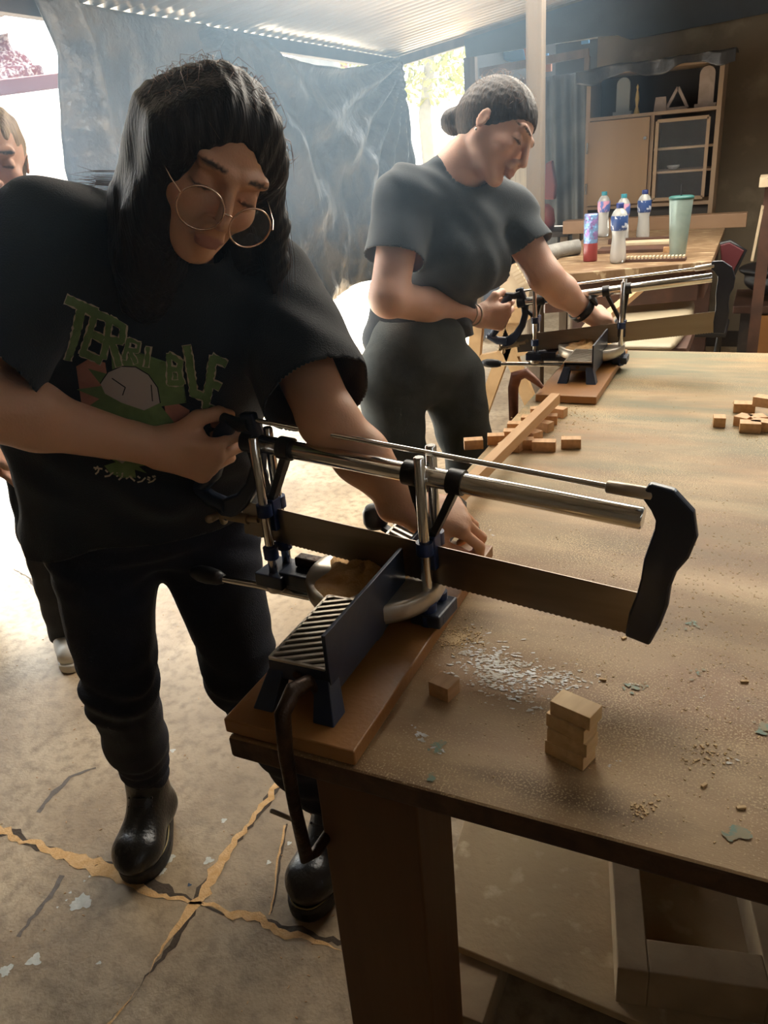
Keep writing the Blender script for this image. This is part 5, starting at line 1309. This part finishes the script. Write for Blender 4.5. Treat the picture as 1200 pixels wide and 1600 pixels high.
# printed graphic on the chest: letters in a sagging arc over a spiky burst with a pale dome, a small blossom and a line of kana
F0 = np.array(PD(215,590,1.2)); cb = nrm(np.array(CAM)-F0)
M_green = mat('faded_green_ink', (.20,.29,.10), .85, col2=(.13,.20,.06), scale=25)
M_cream = mat('cream_ink', (.58,.47,.33), .85); M_greyi = mat('grey_ink', (.48,.41,.36), .85); M_fleshi = mat('salmon_ink', (.58,.25,.16), .85, col2=(.45,.18,.11), scale=30)
M_yell = mat('olive_yellow_ink', (.32,.34,.10), .85); M_blki = mat('black_ink', (.01,.01,.01), .9)
def onto(pix, lift):
    """drop a point of the design onto the cloth"""
    o = CAM; d = _ray(*pix).normalized(); loc, n, i, dist = tree1.ray_cast(o, d)
    if loc is None: return None
    if n.dot(d) > 0: n = -n
    return loc + n*lift
class Ink:
    def __init__(s, lift): s.mb = MB(); s.lift = lift
    def poly(s, pts, mi=0, lift=0):
        bm = bmesh.new(); vs = [bm.verts.new((x, y, 0)) for x, y in pts]
        try: f = bm.faces.new(vs)
        except Exception: bm.free(); return
        bmesh.ops.triangulate(bm, faces=[f]); 
        for _ in range(3):
            es = [e for e in bm.edges if e.calc_length() > 6]
            if not es: break
            bmesh.ops.subdivide_edges(bm, edges=es, cuts=1); bmesh.ops.triangulate(bm, faces=bm.faces[:])
        bm.verts.index_update(); P_ = [onto((v.co.x, v.co.y), s.lift+lift) for v in bm.verts]
        fs = [[v.index for v in f.verts] for f in bm.faces if all(P_[v.index] is not None for v in f.verts)]
        s.mb.add([p if p is not None else (0,0,0) for p in P_], fs, mi, True); bm.free()
    def stroke(s, pts, w, mi=0, lift=0, jag=0, sd=0):
        rr = random.Random(sd)
        for (a, b) in zip(pts[:-1], pts[1:]):
            a, b = Vector((*a,0)), Vector((*b,0)); d = (b-a); l = d.length
            if l < 1e-6: continue
            d /= l; n_ = Vector((-d.y, d.x, 0)); k = max(2, int(l/4)); L = []; R = []
            a2 = a-d*w*.25; b2 = b+d*w*.25
            for i in range(k+1):
                p = a2.lerp(b2, i/k); L.append((p+n_*(w/2+rr.uniform(-jag,jag)))[:2]); R.append((p-n_*(w/2+rr.uniform(-jag,jag)))[:2])
            s.poly(L+R[::-1], mi, lift)
GL = {'T': [[(0,0),(1,0)],[(.5,0),(.5,1)]], 'E': [[(1,0),(.1,0)],[(.1,0),(.1,1)],[(.1,1),(1,1)],[(.1,.5),(.8,.5)]], 'R': [[(.1,1),(.1,0)],[(.1,0),(.8,.05)],[(.8,.05),(.85,.4)],[(.85,.4),(.1,.5)],[(.35,.5),(.9,1)]],
      'I': [[(.5,0),(.5,1)]], 'B': [[(.1,0),(.1,1)],[(.1,0),(.8,.1)],[(.8,.1),(.75,.42)],[(.75,.42),(.15,.48)],[(.75,.48),(.9,.85)],[(.9,.85),(.1,1)]], 'L': [[(.1,0),(.1,1)],[(.1,1),(.95,1)]]}
ink = Ink(.0016)
letters = [('T',(104,468),(148,486),(84,548),21),('E',(146,486),(176,500),(128,548),17),('R',(170,496),(200,510),(160,556),14),('R',(200,528),(222,536),(192,558),9),('I',(226,540),(238,544),(222,568),10),
           ('B',(240,546),(258,548),(238,580),11),('L',(0,0),(0,0),(0,0),0),('L',(290,540),(312,548),(300,612),17),('E',(330,556),(350,566),(318,632),17)]
letters = [l for l in letters if l[4]]
letters.insert(6, ('B',(262,552),(286,560),(262,596),12)); letters = [('T',)+letters[0][1:]]+letters[1:]
letters = [letters[0],letters[1],letters[2],letters[3],letters[4],letters[6],letters[7],letters[8]]
for i, (ch, o, xr_, yd, w) in enumerate(letters):
    o = Vector(o); ex = Vector(xr_)-o; ey = Vector(yd)-o
    for pas in (0,1):
        for j, st in enumerate(GL[ch]):
            P_ = [tuple(o+ex*x+ey*y) for x, y in st]
            if pas == 0: ink.stroke(P_, w*.66+3.4, 1, .0016, 1.2, i*9+j)
            else: ink.stroke(P_, w*.66, 0, .0022, 1.4, i*9+j+50)
# burst, dome, hands, blossom
def star(cx, cy, r0, r1, n, a0=0, sx=1, sy=1):
    return [(cx+(r1 if i % 2 else r0)*math.cos(a0+PI*i/n)*sx, cy+(r1 if i % 2 else r0)*math.sin(a0+PI*i/n)*sy) for i in range(2*n)]
ink.poly([(120,572),(140,560),(165,566),(170,600),(150,640),(128,630)], 3); ink.poly([(255,622),(275,628),(296,640),(292,670),(262,668)], 3)
ink.poly([(92,640),(112,655),(150,680),(178,702),(172,718),(140,712),(108,690)], 3); ink.poly([(225,700),(270,700),(300,712),(270,730),(232,726)], 3)
ink.poly(star(206,618,86,50,12,.15,1,.80), 0, .0004); ink.poly([(120,668),(160,680),(215,672),(270,700),(240,712),(180,708),(140,692)], 2, .0004)
ink.poly([(158,598),(170,580),(190,571),(212,572),(232,584),(246,604),(250,628),(225,640),(190,628),(165,614)], 4, .0009)
for st in ([(158,598),(170,580),(190,571),(212,572),(232,584),(246,604),(250,628)],[(176,590),(196,604),(192,616)],[(236,600),(238,625)]): ink.stroke(st, 1.6, 5, .0013)
ink.poly(star(200,722,34,17,11,.1,1.1,.75), 0, .0006); ink.poly(star(198,706,21,12,8,.3,1.1,.85), 4, .0010)
for k in range(7): a = PI*k/6; ink.stroke([(198,712),(198+20*math.cos(a),708-15*math.sin(a))], 1.3, 5, .0014)
kana = [[[(0,.25),(1,.2)],[(.45,0),(.2,.45)],[(.65,.2),(.55,.7),(.3,1)]], [[(.1,.15),(.35,.35)],[(.1,.95),(.6,.8),(1,.3)]], [[(.2,.1),(.2,.6)],[(.8,.05),(.8,.6),(.45,1)]],
        [[(0,.65),(.35,.3),(1,.85)],[(.6,.1),(.72,.28)],[(.8,.02),(.92,.2)]], [[(.1,.15),(.35,.35)],[(.1,.95),(.6,.8),(1,.3)]], [[(.05,.2),(.3,.35)],[(0,.5),(.25,.65)],[(.1,.98),(.6,.8),(.95,.4)],[(.65,.05),(.75,.22)],[(.85,0),(.95,.15)]]]
for i, gph in enumerate(kana):
    t = i/5; x0 = 148+82*t; y0 = 727+ (15*math.sin(t*PI*.55)); a = .35*(1-t)
    for st in gph:
        ink.stroke([(x0+13*(x*math.cos(a)-y*math.sin(a)*.3), y0+12*y+12*x*math.sin(a)*.6) for x, y in st], 2.6, 1, .0006)
ink.mb.build('printed_graphic', [M_green, M_cream, M_yell, M_fleshi, M_greyi, M_blki], tee1, label='green lettering and spiky burst print on the chest')

# ------------------------------------------------------------------ W2: woman with a bun at the far saw
p2 = thing('person', 'woman with a low bun, dark plain t-shirt and grey jeans, sawing at the far saw', 'person', (-.72, 1.98, 0))
H2 = Head(PD(779,196,1.95), cv(.72,-.60,.30), cv(.55,.78,.20), 1.10)
pe2 = pt
shR, shL = pe2(632,312,1.97), pe2(793,332,2.14)
elR, elL = pe2(607,465,1.95), pe2(852,432,2.14)
wrL = pe2(915,488,2.22)
Ff, Lf, Bf, _, _, _ = farS
gtop, gbot = np.array(Ff(-.012,.175,0)), np.array(Ff(-.055,.085,0)); gc = (gtop+gbot)/2-CR*.012
hx = nrm(cv(.95,.02,-.30)); gy = nrm(gtop-gbot); hy = nrm(gy-hx*(gy@hx)); hz = np.cross(hx, hy)
wr2 = gc - hx*.080 + hz*.034
hipR, hipL = pe2(606,590,2.16), pe2(705,590,2.26)
knR, knL = pe2(632,745,2.27), pe2(738,735,2.33)
anR = np.array(PZ(655,890,.1)); anL = np.array(PZ(770,870,.1))
anR = v3(knR[0]+.03, knR[1]+.06, .10); anL = v3(knL[0]+.03, knL[1]+.05, .10)
chest = (shR+shL)/2 + v3(0,0,-.10); belly = pe2(662,470,2.24); pelv = (hipR+hipL)/2+v3(0,0,.04); neckb = pe2(715,262,2.02)
sa = nrm(shL-shR)
S = SDF(); S.cone(pelv, belly, .10, .09, .03, w=sa, sw=1.4); S.cone(belly, chest, .09, .09, .03, w=sa, sw=1.4); S.cone(shR, shL, .052, .052, .04)
S.cone(neckb+v3(0,0,-.02), H2.P(-.02,0,-.05), .056, .050, .03); S.cone(shR*.5+shL*.5, neckb, .06, .055, .04); S.cone(neckb+v3(0,0,-.02), shR+v3(0,0,.012), .045, .040, .04); S.cone(neckb+v3(0,0,-.02), shL+v3(0,0,.012), .045, .040, .04)
S.chain([shR, elR], [.054,.048], .02); S.chain([elR, elR*.6+wr2*.4, wr2], [.046,.044,.026], .02)
S.chain([shL, elL], [.052,.045], .02); S.chain([elL, elL*.6+wrL*.4, wrL], [.044,.042,.026], .02)
for a, b, c in ((hipR,knR,anR),(hipL,knL,anL)): S.cone(a, b, .080, .052, .02); S.cone(b, c, .050, .036, .02); S.cone(c+v3(0,.02,-.06), c+v3(.10,-.12,-.075), .03, .028, .02)
add_hand(S, wr2, hx, hy, False, a=((48,85,50),(52,85,50),(56,85,50),(60,85,50)), scale=1.08, thumb=((.55,.75,-.25),(.80,.15,-.55),(.65,-.35,-.7)))
add_hand(S, wrL, nrm(pe2(946,492,2.26)-wrL), nrm(v3(.25,-.8,-.35)), True, a=(32,42,30), scale=.98, thumb=((.8,.5,-.4),(.95,.1,-.3),(.95,-.1,-.3)))
H2.add(S)
V, F = S.mesh(.0042); V = taubin(V, F, 1)
np_obj('body', V, F, M_skin, p2, cols=lambda V: H2.cols(V, (.68,.41,.30)))
S = SDF(); c1 = chest+v3(0,0,-.02)
hem = pe2(655,545,2.23)
S.cone(c1, pe2(668,440,2.215), .118, .112, .03, w=sa, sw=1.32); S.cone(pe2(668,440,2.215), hem, .112, .120, .03, w=sa, sw=1.45)
S.cone(shR, shL, .068, .066, .05); S.cone(neckb*.3+chest*.7, neckb+v3(0,0,-.03), .088, .062, .04); S.cone(neckb+v3(0,0,-.025), shR+v3(0,0,.012), .056, .056, .05); S.cone(neckb+v3(0,0,-.025), shL+v3(0,0,.012), .056, .056, .05)
S.cone(shR, shR+(elR-shR)*.75, .066, .078, .03); S.cone(shL, shL+(elL-shL)*.75, .064, .076, .03)
def fold3(P): return folds(P, (((.7,.5,.35),88),((.2,.5,.8),70),((.6,-.3,.7),55)), .0036) + .009*np.clip((1.0-P[:,2])/.3,0,1)*np.sin(P[:,2]*60+P[:,0]*22)
V, F = S.mesh(.0065, fold3, .012); V = taubin(V, F, 2)
aR = nrm(elR-shR); aL = nrm(elL-shL); nck = neckb+v3(.035,-.02,.02)
def segd(V, a, b):
    ba = b-a; t = np.clip((V-a)@ba/(ba@ba), 0, 1.3); return np.linalg.norm(V-a-t[:,None]*ba, axis=1)
def g2(V):
    d1 = (V-(shR+(elR-shR)*.60))@aR; d1 = np.where(segd(V,shR,elR) < .098, d1, -1)
    d2 = (V-(shL+(elL-shL)*.58))@aL; d2 = np.where(segd(V,shL,elL) < .098, d2, -1)
    d4 = .078 - np.linalg.norm((V-nck), axis=1)
    return np.maximum(np.maximum(d1, d2), np.maximum(.818-V[:,2], d4))
V, F = clip_mesh(V, F, g2); np_obj('t_shirt', V, F, M_tee2, p2, solid=.003, offset=-1)
S = SDF(); S.cone(pelv+v3(0,0,.05), pelv, .118, .124, .03, w=sa, sw=1.22)
for a, b, c in ((hipR,knR,anR),(hipL,knL,anL)):
    S.cone(a, b, .096, .070, .03); S.cone(b, c, .070, .062, .02)
def fold4(P): z = P[:,2]; return .003*np.sin(z*70+P[:,0]*30+2*np.sin(P[:,1]*18))*np.exp(-((z-.5)/.12)**2) + .0035*np.sin(z*46+P[:,0]*50)*np.exp(-((z-.76)/.07)**2)
V, F = S.mesh(.006, fold4, .008); V = taubin(V, F, 1)
V, F = clip_mesh(V, F, lambda V: np.maximum(.06-V[:,2], V[:,2]-.90)); np_obj('jeans', V, F, M_jean2, p2, solid=.003, offset=-1)
S = SDF(); P, R = H2.P, H2.R
S.ell(P(-.014,0,.014), R(.094,.077,.086), H2.ax, .01); S.ell(P(-.035,0,-.008), R(.062,.070,.062), H2.ax, .02)
bun = pe2(710,190,2.02); S.ell(bun, (.036,.038,.034), None, .006); S.cone(P(-.085,0,.0), bun, .030, .020, .012)
S.ell(P(.078,0,-.058), R(.078,.088,.093), H2.ax, .006, sub=True)
def gr2(Pn):
    g, l, u = H2.loc(Pn); r = np.sqrt(l*l+(u+.02)**2)+1e-6; a = np.arctan2(l, u+.06)
    return .0006*np.sin(a*110+g*12) + .0006*np.sin(a*47+g*30)
V, F = S.mesh(.0045, gr2, .004); np_obj('hair', V, F, M_hair2, p2)
paths = []; rr = random.Random(8)
for i in range(140):
    a = rr.uniform(-1.3,1.3); b = rr.uniform(-1,1.1); n0 = nrm(H2.u*math.cos(a)*math.cos(b)+H2.l*math.sin(a)+H2.g*math.sin(b)); q = P(-.02,0,.02)+n0*.086*1.05; l = rr.uniform(.01,.03)
    t = nrm(np.cross(n0, v3(rr.uniform(-1,1),rr.uniform(-1,1),rr.uniform(-1,1)))); paths.append([q-n0*.004, q+n0*l*.3+t*l*.4, q+n0*l*.25+t*l])
for i in range(30): paths.append([bun+v3(rr.gauss(0,.02),0,-.03), pe2(703+rr.gauss(0,4),225,2.02), pe2(694+rr.gauss(0,5),rr.uniform(235,250),2.03)])
strands('flyaway_hair', p2, M_wisp, paths, .0004)['kind'] = 'stuff'
def ring_on(c, ax, r, t, m, name, parent, flat=1, lab=None):
    ax = Vector(ax).normalized(); a = ax.orthogonal().normalized(); b = ax.cross(a)
    MBx = MB(); MBx.tube([Vector(c)+(a*math.cos(2*PI*i/28)+b*math.sin(2*PI*i/28))*r for i in range(28)], t, 8, closed=True); return MBx.build(name, m, parent, label=lab)
M_bead = mat('pale_beads', (.55,.45,.36), .4)
fd = nrm(wr2-elR)
ring_on(wr2-fd*.022, fd, .030, .0026, M_bead, 'bracelet', p2); ring_on(wr2-fd*.055, fd, .035, .0022, M_bead, 'bracelet', p2)
MB().ball(P(.0,-.080,-.052), .0035, 10).build('earring', M_chrome, p2)
fl = nrm(wrL-elL); wt = MB(); axv = Vector(fl); a = axv.orthogonal().normalized(); b = axv.cross(a)
for k in range(28): pass
c = Vector(wrL-fl*.018)
wt.add([c+(a*math.cos(2*PI*i/28)+b*math.sin(2*PI*i/28))*(.0385 if j in (0,1) else .036)+axv*(.011 if j in (0,3) else -.011) for j in range(4) for i in range(28)], [(j*28+i, j*28+(i+1)%28, ((j+1)%4)*28+(i+1)%28, ((j+1)%4)*28+i) for j in range(4) for i in range(28)], 0, True)
wb = wt.build('smart_watch', M_blackp, p2)
upv = nrm(v3(0,-.45,1)-fl*(v3(0,-.45,1)@fl)); sd_ = np.cross(fl, upv)
MB().box(np.array(c)+upv*.040, (.034,.032,.010), Matrix((Vector(fl),Vector(sd_),Vector(upv))).transposed()).build('watch_case', M_blackp, wb, bevel=.003)
# plain dark shoes, hidden behind the table
for an in (anR, anL):
    S = SDF(); h_ = v3(an[0]-.02, an[1]+.05, .04); t_ = v3(an[0]+.10, an[1]-.15, .035); S.cone(h_, t_, .038, .036, .02); S.cone(h_+v3(.01,-.01,.02), v3(an[0],an[1],.11), .042, .048, .02)
    V, F = S.mesh(.007); V[:,2] = np.maximum(V[:,2], .001); np_obj('shoe', V, F, M_sole, p2)

# ------------------------------------------------------------------ W3: woman at the left edge
p3 = thing('person', 'woman with dark blonde hair and white sneakers at the left edge, looking down', 'person', (-1.75, 1.35, 0))
H3 = Head(PD(-16,236,1.72), cv(.42,-.50,.74), cv(.12,.84,.50), 1.0)
nk3 = pt(-22,345,1.82); shR, shL = nk3+v3(-.13,-.13,-.06), nk3+v3(.12,.13,-.07)
elR, elL = shR+v3(.02,-.06,-.25), shL+v3(.04,.04,-.25); wrR_, wrL_ = elR+v3(.12,.02,-.18), elL+v3(.02,-.10,-.19)
anL = np.array(PZ(112,1020,0))+v3(-.02,.06,.10); hipL = v3(-1.70,1.40,.80); hipR = v3(-1.86,1.28,.80); knL = v3(-1.715,1.35,.45); knR = v3(-2.0,1.27,.45); anR = v3(-2.17,1.36,.10)
belly = v3(-1.74,1.36,.98); pelv = (hipL+hipR)/2
S = SDF(); sa = nrm(shL-shR); S.cone(pelv, belly, .11, .10, .03, w=sa, sw=1.3); S.cone(belly, (shR+shL)/2+v3(0,0,-.08), .10, .09, .03, w=sa, sw=1.4); S.cone(shR, shL, .048, .048, .04)
S.cone((shR+shL)/2, H3.P(-.02,0,-.05), .052, .047, .03)
S.chain([shR, elR, wrR_], [.045,.038,.024], .02); S.chain([shL, elL, wrL_], [.045,.038,.024], .02)
for a, b, c in ((hipR,knR,anR),(hipL,knL,anL)): S.cone(a, b, .075, .048, .02); S.cone(b, c, .046, .034, .02)
add_hand(S, wrR_, wrR_-elR, (0,-1,.2), False, a=(20,25,15)); add_hand(S, wrL_, wrL_-elL, (.4,-.8,.2), True, a=(20,25,15))
H3.add(S); V, F = S.mesh(.0042); V = taubin(V, F, 1)
np_obj('body', V, F, M_skin, p3, cols=lambda V: H3.cols(V, (.62,.36,.26), lip=(.42,.10,.09)))
M_shirt3 = mat('beige_knit', (.48,.42,.36), .85, bump=.6, bscale=300); M_jack = mat('black_work_smock', (.014,.014,.016), .85, bump=.5)
S = SDF(); S.cone((shR+shL)/2+v3(0,0,-.06), belly, .108, .112, .03, w=sa, sw=1.34); S.cone(shR, shL, .060, .060, .04); S.cone(shR, elR, .062, .056, .02); S.cone(shL, elL, .062, .056, .02)
V, F = S.mesh(.007, lambda P: folds(P, (((.7,.5,.1),40),((.2,.7,.6),32)), .002), .005); V = taubin(V, F, 1)
V, F = clip_mesh(V, F, lambda V: .97-V[:,2]); np_obj('sweater', V, F, M_shirt3, p3)
S = SDF(); S.cone(v3(-1.74,1.36,1.05), pelv+v3(0,0,-.12), .122, .135, .03, w=sa, sw=1.32)
V, F = S.mesh(.007, lambda P: folds(P, (((.7,.5,.1),40),), .003), .005); V, F = clip_mesh(V, F, lambda V: np.maximum(.66-V[:,2], V[:,2]-1.08)); np_obj('apron_smock', V, F, M_jack, p3)
S = SDF()
for a, b, c in ((hipR,knR,anR),(hipL,knL,anL)): S.cone(a, b, .10, .070, .03); S.cone(b, c+v3(0,-.02,-.06), .070, .068, .02)
V, F = S.mesh(.006, lambda P: .0014*np.sin(P[:,2]*60+P[:,0]*30), .005); V = taubin(V, F, 1); V, F = clip_mesh(V, F, lambda V: np.maximum(.048-V[:,2], V[:,2]-.86)); np_obj('trousers', V, F, M_jack, p3, solid=.003, offset=-1)
M_snk = mat('white_sneaker_leather', (.72,.69,.62), .45); M_snks = mat('sneaker_rubber', (.62,.58,.50), .6)
def sneaker(h_, t_):
    h_ = np.array(h_,float); t_ = np.array(t_,float); f = nrm(t_-h_); w = np.cross(v3(0,0,1), f)
    S = SDF(); S.cone(h_+v3(0,0,.045), t_+v3(0,0,.038)-f*.04, .036, .034, .02, w=w, sw=1.15); S.cone(h_+f*.03+v3(0,0,.05), h_+f*.05+v3(0,0,.085), .038, .040, .02); S.cone(h_+f*.07+v3(0,0,.07), t_-f*.09+v3(0,0,.045), .034,.032,.02)
    V, F = S.mesh(.005); V = taubin(V, F, 1); V[:,2] = np.maximum(V[:,2], .012); o = np_obj('sneaker', V, F, M_snk, p3)
    S = SDF(); S.cone(h_+v3(0,0,.012), t_+v3(0,0,.012)-f*.035, .042, .041, .01, w=w, sw=1.0)
    V, F = S.mesh(.005); V[:,2] = np.clip(V[:,2], .001, .026); np_obj('sneaker_sole', V, F, M_snks, o)
    MB().tube([h_+f*.075+v3(0,0,.108)+w*.02, h_+f*.10+v3(0,0,.106), h_+f*.075+v3(0,0,.108)-w*.02], .003, 6).build('lace', M_snks, o)
sneaker(PZ(104,992,0)+Vector((-.02,.02,0)), PZ(118,1050,0)); sneaker((-2.20,1.40,0), (-2.10,1.17,0))
S = SDF(); P, R = H3.P, H3.R
S.ell(P(-.018,0,.014), R(.092,.076,.081), H3.ax, .01); S.ell(P(-.06,0,-.02), R(.06,.070,.07), H3.ax, .02)
S.chain([P(-.06,0,-.05), nk3+v3(-.07,.07,-.02), nk3+v3(-.08,.08,-.15)], [.05,.045,.02], .02)
S.ell(P(.080,0,-.058), R(.090,.095,.095), H3.ax, .006, sub=True)
V, F = S.mesh(.0045, groove(H3, .0014, 90), .004); np_obj('hair', V, F, M_hair3, p3)
paths = []; rr = random.Random(21)
for i in range(60): x0 = rr.gauss(0,4); paths.append([P(.02,.075,.0), pt(32+x0,300,1.74), pt(33+x0*1.2,325,1.76), pt(24+x0*1.5,rr.uniform(335,370),1.77)])
strands('loose_locks', p3, M_hair3, paths, .0007)
# ================================================================== ADDED HAZE VOLUME for the lens veil, thickest towards the open side
hz = MB(); hz.box((-1.26, 1.65, 1.36), (2.10, 2.8, .90))
m = bpy.data.materials.new('lens_veil_haze'); m.use_nodes = True; n = m.node_tree; n.nodes.clear()
o_ = n.nodes.new('ShaderNodeOutputMaterial'); v_ = n.nodes.new('ShaderNodeVolumeScatter'); v_.inputs['Color'].default_value = (.50,.74,1,1)
v_.inputs['Anisotropy'].default_value = .45; n.links.new(v_.outputs[0], o_.inputs['Volume'])
tc = n.nodes.new('ShaderNodeTexCoord'); sx_ = n.nodes.new('ShaderNodeSeparateXYZ'); n.links.new(tc.outputs['Object'], sx_.inputs[0])
def ramp_(src, a, b, c, d):
    r = n.nodes.new('ShaderNodeMapRange'); r.interpolation_type = 'SMOOTHSTEP'; r.inputs[1].default_value = a; r.inputs[2].default_value = b; r.inputs[3].default_value = c; r.inputs[4].default_value = d
    n.links.new(src, r.inputs[0]); return r.outputs[0]
mu_ = n.nodes.new('ShaderNodeMath'); mu_.operation = 'MULTIPLY'
n.links.new(ramp_(sx_.outputs['X'], -1.1, -.22, .20, 0), mu_.inputs[0]); n.links.new(ramp_(sx_.outputs['Z'], .92, 1.25, 0, 1), mu_.inputs[1])
n.links.new(mu_.outputs[0], v_.inputs['Density'])
tag(hz.build('lens_veil_haze', m), 'thin bluish haze, added as lens veil, towards the open left side of the workshop', 'haze', kind='stuff')
